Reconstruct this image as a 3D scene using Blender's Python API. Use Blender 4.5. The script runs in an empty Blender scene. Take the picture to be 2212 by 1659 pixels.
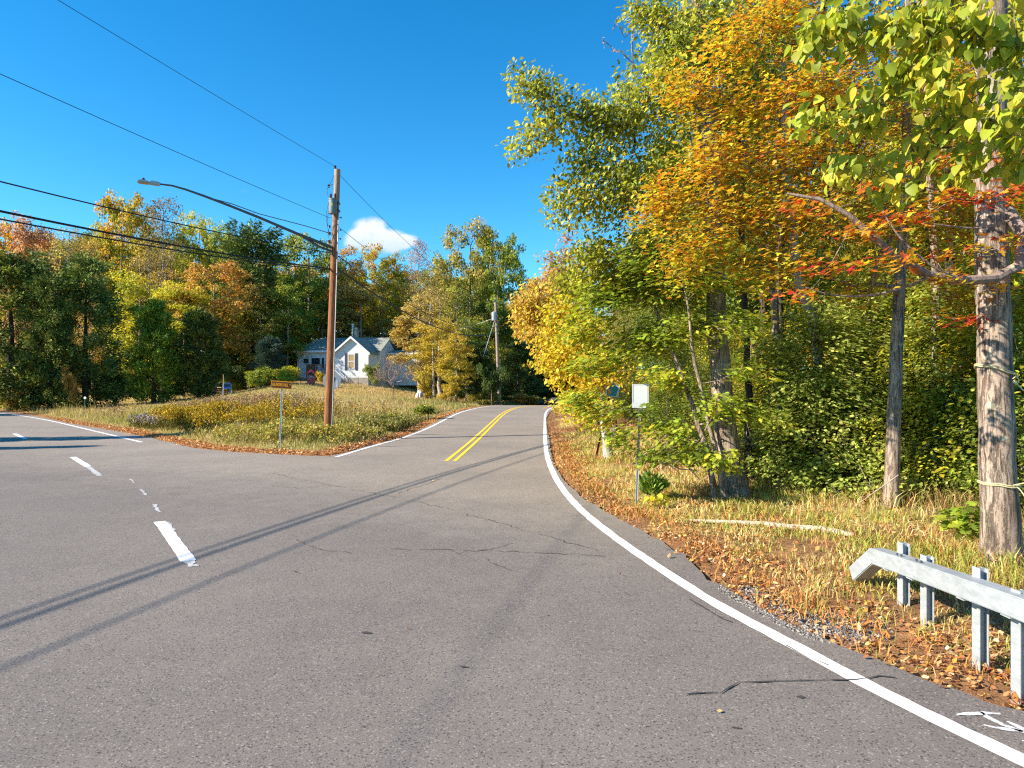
import bpy, math
import numpy as np
from mathutils import Vector, Matrix, geometry

# ------------------------------------------------------------------ camera, world, sun
S = bpy.context.scene
C = S.collection
F, CX, HY, CZ = 1475.0, 1106.0, 836.0, 2.1      # focal length, centre, horizon row (in 2212-wide pixels), eye height
cam_d = bpy.data.cameras.new('camera'); cam = bpy.data.objects.new('camera', cam_d); C.objects.link(cam)
cam_d.sensor_width = 36; cam_d.lens = 36 * F / 2212
cam_d.shift_y = (HY - 829.5) / 2212
cam_d.clip_start = 0.05; cam_d.clip_end = 5000
cam.location = (0, 0, CZ); cam.rotation_euler = (math.radians(90), 0, 0)
S.camera = cam
S.view_settings.view_transform = 'Standard'; S.view_settings.look = 'None'; S.view_settings.gamma = 1.0
S.view_settings.exposure = 1.12
S.cycles.max_bounces = 6; S.cycles.diffuse_bounces = 3; S.cycles.glossy_bounces = 2
S.cycles.transmission_bounces = 3; S.cycles.transparent_max_bounces = 6
S.cycles.use_denoising = False; S.cycles.filter_width = 1.2
S.cycles.caustics_reflective = False; S.cycles.caustics_refractive = False
SUN_EL, SUNX, SUNY = 31.0, 0.95, 0.31            # direction the light travels on the ground
w = bpy.data.worlds.new('World'); S.world = w; w.use_nodes = True
nt = w.node_tree; nt.nodes.clear()
sky = nt.nodes.new('ShaderNodeTexSky'); sky.sky_type = 'NISHITA'; sky.sun_disc = False
sky.sun_elevation = math.radians(SUN_EL)
sun_az = math.atan2(-SUNX, -SUNY)                # compass angle of the sun, from +Y towards +X
sky.sun_rotation = sun_az % (2 * math.pi)
sky.air_density = 0.95; sky.dust_density = 0.0; sky.ozone_density = 3.0; sky.altitude = 300
bg = nt.nodes.new('ShaderNodeBackground'); bg.inputs[1].default_value = 0.15
out = nt.nodes.new('ShaderNodeOutputWorld')
hsv = nt.nodes.new('ShaderNodeHueSaturation'); hsv.inputs['Saturation'].default_value = 1.36; hsv.inputs['Value'].default_value = 0.80
nt.links.new(sky.outputs[0], hsv.inputs['Color'])
# small cumulus low over the woods, by view direction on the sky itself
tc = nt.nodes.new('ShaderNodeTexCoord')
def nmath(tree, op, a, b=None, c=None, clamp=False):
    n = tree.nodes.new('ShaderNodeMath'); n.operation = op; n.use_clamp = clamp
    for i, v in enumerate((a, b, c)):
        if v is None: continue
        if isinstance(v, (int, float)): n.inputs[i].default_value = v
        else: tree.links.new(v, n.inputs[i])
    return n.outputs[0]
sep = nt.nodes.new('ShaderNodeSeparateXYZ'); nt.links.new(tc.outputs['Generated'], sep.inputs[0])
U = nmath(nt, 'DIVIDE', sep.outputs[0], nmath(nt, 'MAXIMUM', sep.outputs[1], 0.01))
V = nmath(nt, 'DIVIDE', sep.outputs[2], nmath(nt, 'MAXIMUM', sep.outputs[1], 0.01))
cmb = nt.nodes.new('ShaderNodeCombineXYZ'); nt.links.new(U, cmb.inputs[0]); nt.links.new(V, cmb.inputs[1])
nz = nt.nodes.new('ShaderNodeTexNoise'); nz.inputs['Scale'].default_value = 48; nz.inputs['Detail'].default_value = 7; nz.inputs['Roughness'].default_value = 0.55
nt.links.new(cmb.outputs[0], nz.inputs['Vector'])
nz2 = nt.nodes.new('ShaderNodeTexNoise'); nz2.inputs['Scale'].default_value = 14; nz2.inputs['Detail'].default_value = 5
nt.links.new(cmb.outputs[0], nz2.inputs['Vector'])
dens = None
for (px, py, rx, ry, a) in ((800, 500, 46, 34, 1), (845, 520, 44, 26, 1), (770, 520, 34, 26, .8), (885, 520, 22, 17, .8), (825, 535, 60, 22, .55), (525, 413, 34, 9, .16), (700, 372, 30, 10, 0.0)):
    if a == 0: continue
    du = nmath(nt, 'MULTIPLY', nmath(nt, 'SUBTRACT', U, (px - CX) / F), F / rx)
    dv = nmath(nt, 'MULTIPLY', nmath(nt, 'SUBTRACT', V, (HY - py) / F), F / ry)
    r2 = nmath(nt, 'ADD', nmath(nt, 'MULTIPLY', du, du), nmath(nt, 'MULTIPLY', dv, dv))
    g = nmath(nt, 'MULTIPLY', nmath(nt, 'SUBTRACT', 1.25, r2), a)
    g = nmath(nt, 'MAXIMUM', g, 0.0)
    dens = g if dens is None else nmath(nt, 'ADD', dens, g)
dens = nmath(nt, 'MULTIPLY', dens, nmath(nt, 'ADD', nmath(nt, 'MULTIPLY', nz.outputs[0], 2.0), -0.2))
dens = nmath(nt, 'SUBTRACT', dens, nmath(nt, 'MULTIPLY', nz2.outputs[0], 0.28))
mr = nt.nodes.new('ShaderNodeMapRange'); mr.interpolation_type = 'SMOOTHSTEP'
nt.links.new(dens, mr.inputs[0]); mr.inputs[1].default_value = 0.0; mr.inputs[2].default_value = 0.75
mx = nt.nodes.new('ShaderNodeMix'); mx.data_type = 'RGBA'
nt.links.new(nmath(nt, 'MULTIPLY', mr.outputs[0], 0.93), mx.inputs[0]); tint = nt.nodes.new('ShaderNodeMix'); tint.data_type = 'RGBA'; tint.blend_type = 'MULTIPLY'; tint.inputs[0].default_value = 1; nt.links.new(hsv.outputs[0], tint.inputs[6]); tint.inputs[7].default_value = (.72, 1.03, .96, 1); nt.links.new(tint.outputs[2], mx.inputs[6])
cr_ = nt.nodes.new('ShaderNodeMapRange'); nt.links.new(nmath(nt, 'ADD', V, nmath(nt, 'MULTIPLY', nmath(nt, 'SUBTRACT', nz.outputs[0], .5), .03)), cr_.inputs[0]); cr_.inputs[1].default_value = (HY - 548) / F; cr_.inputs[2].default_value = (HY - 500) / F
cc_ = nt.nodes.new('ShaderNodeMix'); cc_.data_type = 'RGBA'; nt.links.new(cr_.outputs[0], cc_.inputs[0]); cc_.inputs[6].default_value = (2.2, 2.7, 3.3, 1); cc_.inputs[7].default_value = (3.2, 3.3, 3.4, 1); nt.links.new(cc_.outputs[2], mx.inputs[7])  # cloud shading put into the colour: grey blue base, white top
nt.links.new(mx.outputs[2], bg.inputs[0]); nt.links.new(bg.outputs[0], out.inputs[0])

sd = bpy.data.lights.new('sun', 'SUN'); sd.energy = 5.0; sd.angle = math.radians(0.53); sd.color = (1.0, 0.89, 0.74)
so = bpy.data.objects.new('sun', sd); C.objects.link(so)
el = math.radians(SUN_EL); hn = math.hypot(SUNX, SUNY)
ldir = Vector((SUNX / hn * math.cos(el), SUNY / hn * math.cos(el), -math.sin(el)))
so.rotation_euler = ldir.to_track_quat('-Z', 'Y').to_euler(); so.location = (-60, -10, 50)

# ------------------------------------------------------------------ helpers
def P(px, py, d):
    "the point seen at that pixel, d metres in front of the camera"
    return np.array([(px - CX) / F * d, d, CZ + (HY - py) * d / F])
def tag(o, label=None, cat=None, group=None, kind=None):
    if label: o['label'] = label
    if cat: o['category'] = cat
    if group: o['group'] = group
    if kind: o['kind'] = kind
    return o
def thing(name, label, cat, loc=(0, 0, 0), rz=0, group=None):
    o = bpy.data.objects.new(name, None); C.objects.link(o)
    o.empty_display_size = 0.2
    o.location = loc; o.rotation_euler = (0, 0, rz)
    return tag(o, label, cat, group)
def rawmesh(name, verts, faces, mats, smooth=False, col=None, attrs=None, midx=None):
    "faces: int array (n,k) or list of such arrays"
    if not isinstance(faces, list): faces = [faces]
    me = bpy.data.meshes.new(name)
    verts = np.asarray(verts, dtype=np.float32)
    fl = [np.asarray(f, dtype=np.int32) for f in faces if len(f)]
    nl = sum(f.size for f in fl); nf = sum(len(f) for f in fl)
    me.vertices.add(len(verts)); me.vertices.foreach_set('co', verts.ravel())
    me.loops.add(nl); me.polygons.add(nf)
    me.loops.foreach_set('vertex_index', np.concatenate([f.ravel() for f in fl]))
    tot = np.concatenate([np.full(len(f), f.shape[1], dtype=np.int32) for f in fl])
    st = np.concatenate([[0], np.cumsum(tot)[:-1]]).astype(np.int32)
    me.polygons.foreach_set('loop_start', st)
    me.polygons.foreach_set('loop_total', tot)
    if midx is not None: me.polygons.foreach_set('material_index', np.asarray(midx, dtype=np.int32))
    if col is not None:
        a = me.attributes.new('col', 'FLOAT_COLOR', 'POINT')
        c4 = np.ones((len(verts), 4), dtype=np.float32); c4[:, :3] = col
        a.data.foreach_set('color', c4.ravel())
    for k, v in (attrs or {}).items():
        a = me.attributes.new(k, 'FLOAT', 'POINT'); a.data.foreach_set('value', np.asarray(v, dtype=np.float32))
    me.update(calc_edges=True)
    if smooth: me.polygons.foreach_set('use_smooth', np.ones(nf, dtype=bool))
    for m in (mats if isinstance(mats, (list, tuple)) else [mats]): me.materials.append(m)
    return me
def link(name, me, parent=None, loc=None):
    o = bpy.data.objects.new(name, me); C.objects.link(o)
    if parent is not None: o.parent = parent
    if loc is not None: o.location = loc
    return o
class MB:
    "collects shapes, in the local frame of their thing"
    def __init__(s): s.v = []; s.f = []
    def add(s, vs, fs):
        n = len(s.v); s.v += [tuple(map(float, p)) for p in vs]; s.f += [tuple(i + n for i in f) for f in fs]; return s
    def box(s, x0, x1, y0, y1, z0, z1):
        vs = [(x, y, z) for x in (x0, x1) for y in (y0, y1) for z in (z0, z1)]
        return s.add(vs, [(0, 1, 3, 2), (4, 6, 7, 5), (0, 4, 5, 1), (2, 3, 7, 6), (0, 2, 6, 4), (1, 5, 7, 3)])
    def tube(s, pts, rad, n=8, cap=True, squash=None):
        pts = [Vector(p) for p in pts]
        if isinstance(rad, (int, float)): rad = [rad] * len(pts)
        vs = []; fs = []; prev = None
        for i, p in enumerate(pts):
            t = (pts[min(i + 1, len(pts) - 1)] - pts[max(i - 1, 0)]).normalized()
            if prev is None:
                a = Vector((0, 0, 1)) if abs(t.z) < .9 else Vector((1, 0, 0))
                u = t.cross(a).normalized()
            else: u = (prev - t * prev.dot(t)).normalized()
            prev = u; v = t.cross(u)
            for k in range(n):
                an = 2 * math.pi * k / n
                vs.append(p + (u * math.cos(an) + v * math.sin(an)) * rad[i])
        for i in range(len(pts) - 1):
            for k in range(n):
                k2 = (k + 1) % n
                fs.append((i * n + k, i * n + k2, (i + 1) * n + k2, (i + 1) * n + k))
        if cap:
            fs.append(tuple(range(n))[::-1]); fs.append(tuple((len(pts) - 1) * n + k for k in range(n)))
        return s.add(vs, fs)
    def prism(s, poly, axis, a, b):
        "extrude a 2-D polygon along axis 0/1/2 from a to b"
        def mk(p, t):
            q = [p[0], p[1]]; q.insert(axis, t); return tuple(q)
        n = len(poly); vs = [mk(p, a) for p in poly] + [mk(p, b) for p in poly]
        fs = [tuple(range(n)), tuple(range(2 * n - 1, n - 1, -1))]
        fs += [(i, i + n, (i + 1) % n + n, (i + 1) % n) for i in range(n)]
        return s.add(vs, fs)
    def lathe(s, prof, n=16, at=(0, 0, 0), M=None):
        vs = []; fs = []
        for r, z in prof:
            for k in range(n):
                an = 2 * math.pi * k / n; p = Vector((r * math.cos(an), r * math.sin(an), z))
                if M is not None: p = M @ p
                vs.append(p + Vector(at))
        for i in range(len(prof) - 1):
            for k in range(n):
                k2 = (k + 1) % n; fs.append((i * n + k, i * n + k2, (i + 1) * n + k2, (i + 1) * n + k))
        fs.append(tuple(range(n))[::-1]); fs.append(tuple((len(prof) - 1) * n + k for k in range(n)))
        return s.add(vs, fs)
    def xf(s, M, i0=0):
        for i in range(i0, len(s.v)): s.v[i] = tuple(M @ Vector(s.v[i]))
        return s
    def build(s, name, mat, parent=None, smooth=False, bevel=0):
        me = bpy.data.meshes.new(name); me.from_pydata(s.v, [], s.f); me.materials.append(mat)
        import bmesh
        bm = bmesh.new(); bm.from_mesh(me); bmesh.ops.recalc_face_normals(bm, faces=bm.faces)
        if bevel: bmesh.ops.bevel(bm, geom=[e for e in bm.edges if len(e.link_faces) == 2 and e.calc_face_angle(0) > .5], offset=bevel, segments=2, affect='EDGES', clamp_overlap=True)
        bm.to_mesh(me); bm.free()
        if smooth:
            for p in me.polygons: p.use_smooth = True
            try: me.set_sharp_from_angle(angle=math.radians(40))
            except Exception: pass
        return link(name, me, parent)

# ------------------------------------------------------------------ materials
class NT:
    def __init__(s, name):
        s.m = bpy.data.materials.new(name); s.m.use_nodes = True; s.t = s.m.node_tree
        s.p = s.t.nodes['Principled BSDF']; s.out = s.t.nodes['Material Output']
    def n(s, typ, ins=None, **kw):
        nd = s.t.nodes.new('ShaderNode' + typ)
        for k, v in kw.items(): setattr(nd, k, v)
        for k, v in (ins or {}).items():
            if hasattr(v, 'is_output') or isinstance(v, bpy.types.NodeSocket): s.t.links.new(v, nd.inputs[k])
            else: nd.inputs[k].default_value = v
        return nd
    def set(s, k, v):
        if isinstance(v, bpy.types.NodeSocket): s.t.links.new(v, s.p.inputs[k])
        else: s.p.inputs[k].default_value = v
    def noise(s, scale, detail=4, rough=.55, vec=None, dist=0):
        return s.n('TexNoise', {'Scale': scale, 'Detail': detail, 'Roughness': rough, 'Distortion': dist, **({'Vector': vec} if vec else {})})
    def coord(s, what='Object', scale=None):
        c = s.n('TexCoord').outputs[what]
        if scale: c = s.n('Mapping', {'Vector': c, 'Scale': scale}).outputs[0]
        return c
    def ramp(s, fac, stops):
        r = s.n('ValToRGB', {'Fac': fac}); e = r.color_ramp.elements
        while len(e) < len(stops): e.new(.5)
        for i, (p, c) in enumerate(stops): e[i].position = p; e[i].color = (*c, 1) if len(c) == 3 else c
        return r.outputs[0]
    def mix(s, f, a, b, mode='MIX'):
        m = s.n('Mix', data_type='RGBA', blend_type=mode)
        for k, v in ((0, f), (6, a), (7, b)):
            if isinstance(v, bpy.types.NodeSocket): s.t.links.new(v, m.inputs[k])
            else: m.inputs[k].default_value = (*v, 1) if isinstance(v, tuple) and len(v) == 3 else v
        return m.outputs[2]
    def m_(s, op, a, b=None, clamp=False): return nmath(s.t, op, a, b, clamp=clamp)
    def bump(s, h, strength=.3, dist=.01):
        s.set('Normal', s.n('Bump', {'Height': h, 'Strength': strength, 'Distance': dist}).outputs[0])
def plain(name, c, rough=.6, metal=0, spec=.4, var=.15, scale=6, bump=0):
    t = NT(name); v = t.coord()
    nz = t.noise(scale, 5, .6, v).outputs[0]
    t.set('Base Color', t.ramp(nz, [(.25, tuple(x * (1 - var) for x in c)), (.75, tuple(min(1, x * (1 + var)) for x in c))]))
    t.set('Roughness', rough); t.set('Metallic', metal); t.set('Specular IOR Level', spec)
    if bump: t.bump(t.noise(scale * 8, 4, .6, v).outputs[0], bump, .005)
    return t.m
def leafmat(name, trans=.35, rough=.55, spec=.25):
    t = NT(name); a = t.n('Attribute', attribute_name='col').outputs['Color']
    t.set('Base Color', a); t.set('Roughness', rough); t.set('Specular IOR Level', spec)
    tr = t.n('BsdfTranslucent', {'Color': t.mix(.6, a, t.mix(1.0, a, (1.25, 1.15, .5), 'MULTIPLY'))})
    ms = t.n('MixShader', {0: trans, 1: t.p.outputs[0], 2: tr.outputs[0]})
    t.t.links.new(ms.outputs[0], t.out.inputs[0]); return t.m
M_LEAF = leafmat('leaf', .47, .5, .3); M_NEEDLE = leafmat('needle', .15, .6, .2); M_GRASS = leafmat('grass_blade', .3, .6, .15)
M_DRY = leafmat('dry_leaf', .12, .7, .1)
def bark(name, a, b, lichen=0, sc=1.0, bump=.9):
    t = NT(name); o = t.coord(); wob = t.noise(3.0, 4, .6, o).outputs['Color']
    v0 = t.mix(.06, o, wob); v = t.n('Mapping', {'Vector': v0, 'Scale': (16 * sc, 16 * sc, 1.5 * sc)}).outputs[0]
    n1 = t.noise(1.6, 8, .7, v, .8).outputs[0]; n0 = t.noise(2.0, 4, .6, o).outputs[0]; n2 = t.noise(40, 4, .7, o).outputs[0]
    crack = t.n('MapRange', {0: n1, 1: .36, 2: .52}).outputs[0]
    base = t.ramp(t.m_('ADD', t.m_('MULTIPLY', n0, .6), t.m_('MULTIPLY', n2, .4)), [(.35, a), (.65, b)])
    base = t.mix(crack, tuple(x * .42 for x in a), base)
    if lichen:
        ln = t.noise(3.2, 5, .65, o).outputs[0]
        base = t.mix(t.n('MapRange', {0: ln, 1: 1 - lichen, 2: 1 - lichen + .05}).outputs[0], base, (.5, .48, .33))
    t.set('Base Color', base); t.set('Roughness', .9); t.set('Specular IOR Level', .15)
    t.bump(t.m_('ADD', t.m_('MULTIPLY', crack, .8), t.m_('MULTIPLY', n2, .25)), bump, .025); return t.m
M_BARK = bark('grey_brown_bark', (.26, .19, .14), (.46, .37, .29), .38)
M_BARKD = bark('dark_bark', (.055, .045, .038), (.13, .105, .085), .3)
M_BARKP = bark('pale_bark', (.30, .26, .21), (.5, .45, .38), .38, 1.4, .5)
M_BIRCH = bark('whitish_bark', (.42, .38, .32), (.66, .62, .55), .0, 1.2, .25)
M_TWIG = plain('twig', (.25, .2, .165), .85)
M_GALV = plain('galvanised_steel', (.52, .56, .58), .42, .55, .5, .12, 14, .08)
M_RUST = plain('rusty_steel', (.12, .045, .03), .85, .2, .3, .4, 20)
M_BLACKW = plain('black_cable', (.012, .012, .014), .6)
M_WHITEP = None

# ------------------------------------------------------------------ terrain and road
def ss(a): a = np.clip(a, 0, 1); return a * a * (3 - 2 * a)
def flat(px, py):
    d = CZ * F / (py - HY); return ((px - CX) / F * d, d)
BY = np.array([-50, 27, 34, 40, 50, 57, 61, 65, 70, 85, 110, 200, 4000.]); BZ = np.array([0, 0, .04, .12, .28, .40, .43, .37, .2, -.6, -1.4, -1.0, -1.0])
def _smooth_tab():
    ys = np.linspace(-50, 260, 3101); z = np.interp(ys, BY, BZ)
    k = np.ones(41) / 41; zp = np.pad(z, 20, mode='edge')
    return ys, np.convolve(zp, k, mode='valid')
_BYS, _BZS = _smooth_tab()
def B(x, y):
    return np.interp(y, _BYS, _BZS) * ss((np.asarray(x) + 20) / 10)
CM = np.array([(-200, 92), (-125, 83), (-76, 67), (-50, 57), (-36, 45), (-22.5, 30.7), (-13.3, 20.4), (-5.6, 10.6), (-3.2, 7.2), (-1, 3), (2, -6), (6, -20)])
FAR = [(-200, 98), (-130, 90), (-85, 79.5), (-60, 70.5), (-45.5, 60.7), flat(75, 898), flat(150, 914), flat(240, 929), flat(333, 947), flat(416, 967), flat(500, 975.5), flat(590, 980.5), flat(660, 984), flat(712, 985), flat(745, 978), flat(800, 962), flat(870, 945)]
SL = [(-4.45, 34), (-4.35, 42), (-4.0, 50), (-2.95, 57), (-1.7, 62), (.3, 68), (4, 76), (12, 90), (24, 106)]
SR = [(30, 98), (18, 83), (10.5, 71), (6.2, 63), (3.75, 57), (2.75, 50), (2.1, 42), (1.75, 34)]
RIGHT = [flat(x, y) for x, y in ((1186, 945), (1190, 975), (1197, 1005), (1222, 1042), (1262, 1078), (1300, 1101), (1370, 1137), (1450, 1182), (1520, 1240), (1600, 1290), (1700, 1345), (1850, 1408), (2000, 1468), (2150, 1512), (2212, 1532))] + [(3.95, 3), (5, .5), (7, -5), (11, -18)]
NEAR = [(2, -20), (-1.5, -8), (-4, -1), (-6.3, 4), (-8.7, 7.8), (-16.4, 17.6), (-25.6, 27.9), (-39, 42.3), (-53, 53.5), (-77, 62.5), (-125, 77), (-200, 86)]
OUT = np.array(FAR + SL + SR + RIGHT + NEAR)
XC_Y = np.array([-50, 20, 34, 50, 57, 62, 68, 76, 90, 106, 400]); XC_X = np.array([0, -2, -1.4, -.6, .4, 2.2, 5.2, 9.5, 16, 27, 200])
def edge(x, y):
    "signed distance to the pavement outline (negative on the pavement)"
    x = np.atleast_1d(np.asarray(x, float)); y = np.atleast_1d(np.asarray(y, float)); sh = x.shape; x = x.ravel(); y = y.ravel()
    best = np.full(len(x), 1e9); ins = np.zeros(len(x), bool)
    for i in range(len(OUT)):
        ax, ay = OUT[i]; bx, by = OUT[(i + 1) % len(OUT)]
        dx, dy = bx - ax, by - ay; t = np.clip(((x - ax) * dx + (y - ay) * dy) / (dx * dx + dy * dy), 0, 1)
        best = np.minimum(best, (x - ax - t * dx) ** 2 + (y - ay - t * dy) ** 2)
        c = (ay > y) != (by > y)
        ins ^= c & (x < (bx - ax) * (y - ay) / (by - ay if by != ay else 1e-9) + ax)
    return (np.where(ins, -1, 1) * np.sqrt(best)).reshape(sh)
def is_left(x, y):
    return (y > np.interp(x, CM[:, 0], CM[:, 1])) & (x < np.interp(y, XC_Y, XC_X))
def vnoise(x, y, s, seed=0):
    x = np.asarray(x) / s + seed * 17.3; y = np.asarray(y) / s + seed * 9.1
    xi = np.floor(x).astype(np.int64); yi = np.floor(y).astype(np.int64); fx = ss(x - xi); fy = ss(y - yi)
    def h(a, b):
        n = (a * 374761393 + b * 668265263 + seed * 974711) & 0x7fffffff
        n = ((n ^ (n >> 13)) * 1274126177) & 0x7fffffff
        return ((n ^ (n >> 16)) & 0xffff) / 65535.0
    return (h(xi, yi) * (1 - fx) + h(xi + 1, yi) * fx) * (1 - fy) + (h(xi, yi + 1) * (1 - fx) + h(xi + 1, yi + 1) * fx) * fy
def HT(x, y, t=None):
    x = np.asarray(x, float); y = np.asarray(y, float)
    if t is None: t = edge(x, y).reshape(x.shape)
    L = is_left(x, y); tp = np.maximum(t, 0)
    k = np.interp(x, [-60, -45, -30, -20], [.36, .40, .56, 1.0])
    rl = ((3.3 * ss(tp / 30) + .10 * ss(tp / 2.5)) * k + .035 * np.maximum(y - 85, 0) - .12 * np.exp(-((tp - .9) / .6) ** 2) * ss((y - 26) / 8) * ss((x + 9) / 4))
    rr = .10 * ss(tp / 4) + .03 * np.maximum(tp - 4, 0) + .5 * ss((y - 40) / 30) * ss(tp / 5) - .06 * np.exp(-((tp - .8) / .5) ** 2)
    z = B(x, y) + np.where(L, rl, rr) + ss(tp / 1.5) * .07 * (vnoise(x, y, 1.6, 3) - .5) + ss(tp / 4) * .25 * (vnoise(x, y, 6, 4) - .5)
    far = np.hypot(x, y) > 350
    return np.where(far, np.minimum(z, 3), z) + np.where(t < .0, -.06, -.06 + .07 * ss(tp / .25))
def G(px, py, d0=3.2, d1=140):
    "where the ray through that pixel meets the ground"
    d = np.geomspace(d0, d1, 1500); p = np.array([(px - CX) / F * d, d, CZ + (HY - py) * d / F])
    below = p[2] < np.maximum(HT(p[0], p[1]), B(p[0], p[1]) - 1)
    i = int(np.argmax(below)) if below.any() else len(d) - 1
    return np.array([p[0][i], p[1][i], HT(p[0][i:i + 1], p[1][i:i + 1])[0]])
def GD(px, d):
    x = (px - CX) / F * d; return np.array([x, d, HT(np.array([x]), np.array([float(d)]))[0]])

def axis(segs):
    o = [segs[0][0]]
    for a, b, s in segs:
        n = max(1, int(round((b - a) / s))); o += list(np.linspace(a, b, n + 1)[1:])
    return np.array(o)
gx = axis([(-3500, -400, 500), (-400, -150, 25), (-150, -60, 3), (-60, -20, .8), (-20, -6, .35), (-6, 12, .2), (12, 30, .8), (30, 90, 4), (90, 400, 30), (400, 3500, 500)])
gy = axis([(-400, -30, 60), (-30, 2, 2), (2, 20, .2), (20, 36, .3), (36, 80, .6), (80, 130, 2.5), (130, 400, 25), (400, 4000, 600)])
X, Y = np.meshgrid(gx, gy); T = edge(X, Y); Z = HT(X, Y, T)
nx, ny = len(gx), len(gy)
ii = (np.arange(ny - 1)[:, None] * nx + np.arange(nx - 1)[None, :]).ravel()
gf = np.stack([ii, ii + 1, ii + nx + 1, ii + nx], 1)
def band(t): return ss(1 - (t - .35) / .5)
def ground_color(x, y, t):
    "what grows or lies there: colour of the cover, per point"
    L = is_left(x, y)[..., None]
    n1 = vnoise(x, y, 2.2, 1)[..., None]; n2 = vnoise(x, y, .5, 2)[..., None]; n3 = vnoise(x, y, 7, 5)[..., None]
    t = (t + (vnoise(x, y, .9, 8) - .5) * .7)[..., None]
    rust = np.array([.46, .22, .10]); green = np.array([.30, .31, .08]); tan = np.array([.62, .44, .21]); olive = np.array([.44, .36, .13]); litter = np.array([.34, .185, .095]); dirt = np.array([.2, .145, .1])
    lawn = green * (1 - n1) + tan * n1; lawn = lawn * (1 - .45 * n3) + tan * .45 * n3
    wl = np.clip((.95 - t) / .4, 0, 1)
    cl = rust * wl + (1 - wl) * (olive * (1 - ss((t - 1) / 4)) + lawn * ss((t - 1) / 4))
    lit = litter * (.65 + .6 * n2); mixr = ss((n1 - .38) / .3)
    wr = np.clip((.8 - t) / .5, 0, 1); cr = (lit * wr + (1 - wr) * (lit * (1 - mixr) + (green * .6 + tan * .55) * mixr))
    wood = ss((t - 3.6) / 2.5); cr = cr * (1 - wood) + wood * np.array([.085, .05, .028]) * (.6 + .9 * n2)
    return np.where(L, cl, cr)
gt = NT('ground_cover')
a_ = gt.n('Attribute', attribute_name='col').outputs['Color']; gv = gt.coord()
gn = gt.noise(9, 8, .7, gv).outputs[0]; gn2 = gt.noise(55, 4, .6, gv).outputs[0]
gc = gt.mix(1.0, a_, gt.ramp(gn, [(.3, (.55, .52, .5)), (.7, (1.3, 1.3, 1.25))]), 'MULTIPLY')
gc = gt.mix(1.0, gc, gt.ramp(gn2, [(.3, (.6, .6, .6)), (.7, (1.25, 1.25, 1.2))]), 'MULTIPLY')
gt.set('Base Color', gc); gt.set('Roughness', .95); gt.set('Specular IOR Level', .05); gt.bump(gt.m_('ADD', gn, gt.m_('MULTIPLY', gn2, .4)), .8, .06)
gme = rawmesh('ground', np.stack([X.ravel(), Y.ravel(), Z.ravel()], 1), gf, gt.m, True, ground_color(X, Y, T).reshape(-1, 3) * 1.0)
tag(link('ground', gme), kind='structure')

# pavement: outline with a frayed edge, filled by triangles that follow the crest
rng = np.random.default_rng(5)
pts = []
for i in range(len(OUT)):
    a, b = OUT[i], OUT[(i + 1) % len(OUT)]; L_ = math.dist(a, b); n = max(1, int(L_ / (.18 if min(a[1], b[1]) > 1 and max(a[1], b[1]) < 40 else 1.2)))
    nrm = np.array([-(b[1] - a[1]), b[0] - a[0]]) / L_
    for k in range(n):
        p = np.array(a) * (1 - k / n) + np.array(b) * k / n
        pts.append(p + nrm * rng.normal(0, .012 + .03 * (vnoise(p[0], p[1], .7, 6) > .6)))
outl = [Vector((p[0], p[1])) for p in pts]; no = len(outl)
extra = []
for yy in np.arange(20, 108, .9):
    for xx in np.arange(-10, 31, .9):
        extra.append((xx, yy))
ex = np.array(extra); ex = ex[edge(ex[:, 0], ex[:, 1]) < -.25]
allp = outl + [Vector(p) for p in ex]
r_ = geometry.delaunay_2d_cdt(allp, [(i, (i + 1) % no) for i in range(no)], [list(range(no))], 1, 1e-5)
rv = np.array([(v.x, v.y) for v in r_[0]]); rz = B(rv[:, 0], rv[:, 1])
asp = NT('asphalt'); av = asp.coord()
big = asp.noise(.35, 4, .55, av).outputs[0]; mid = asp.noise(2.5, 5, .6, av).outputs[0]; fine = asp.noise(75, 3, .7, av).outputs[0]
vor = asp.n('TexVoronoi', {'Vector': av, 'Scale': 95.0}); vcell = vor.outputs['Color']
sx = asp.n('SeparateColor', {0: vcell}).outputs[0]
xyz = asp.n('SeparateXYZ', {0: av})
# seam between the older main road and the paler side road
seam = asp.m_('ADD', asp.m_('ADD', asp.m_('MULTIPLY', xyz.outputs[0], .62), asp.m_('MULTIPLY', xyz.outputs[1], 1.0)), asp.m_('MULTIPLY', mid, 2.6))
sf = asp.n('MapRange', {0: seam, 1: 10.0, 2: 14.5}).outputs[0]
bc = asp.mix(sf, (.192, .168, .150), (.285, .245, .203))
bc = asp.mix(1.0, bc, asp.ramp(big, [(.3, (.86, .86, .87)), (.7, (1.12, 1.11, 1.09))]), 'MULTIPLY')
bc = asp.mix(1.0, bc, asp.ramp(mid, [(.3, (.93, .93, .93)), (.7, (1.06, 1.06, 1.06))]), 'MULTIPLY')
bc = asp.mix(1.0, bc, asp.ramp(fine, [(.30, (.76, .75, .74)), (.70, (1.24, 1.22, 1.2))]), 'MULTIPLY')
bc = asp.mix(asp.n('MapRange', {0: sx, 1: .90, 2: .99}).outputs[0], bc, (.33, .29, .25))
bc = asp.mix(asp.n('MapRange', {0: sx, 1: .14, 2: .03}).outputs[0], bc, (.07, .067, .066))
asp.set('Base Color', bc); asp.set('Roughness', .88); asp.set('Specular IOR Level', .25)
asp.bump(asp.m_('ADD', asp.m_('MULTIPLY', fine, .8), asp.m_('MULTIPLY', sx, .5)), .55, .006)
rf = [f for f in r_[2]]
tri = np.array([f for f in rf if len(f) == 3])
rme = rawmesh('road', np.stack([rv[:, 0], rv[:, 1], rz], 1), tri, asp.m)
tag(link('road', rme), kind='structure')

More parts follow.
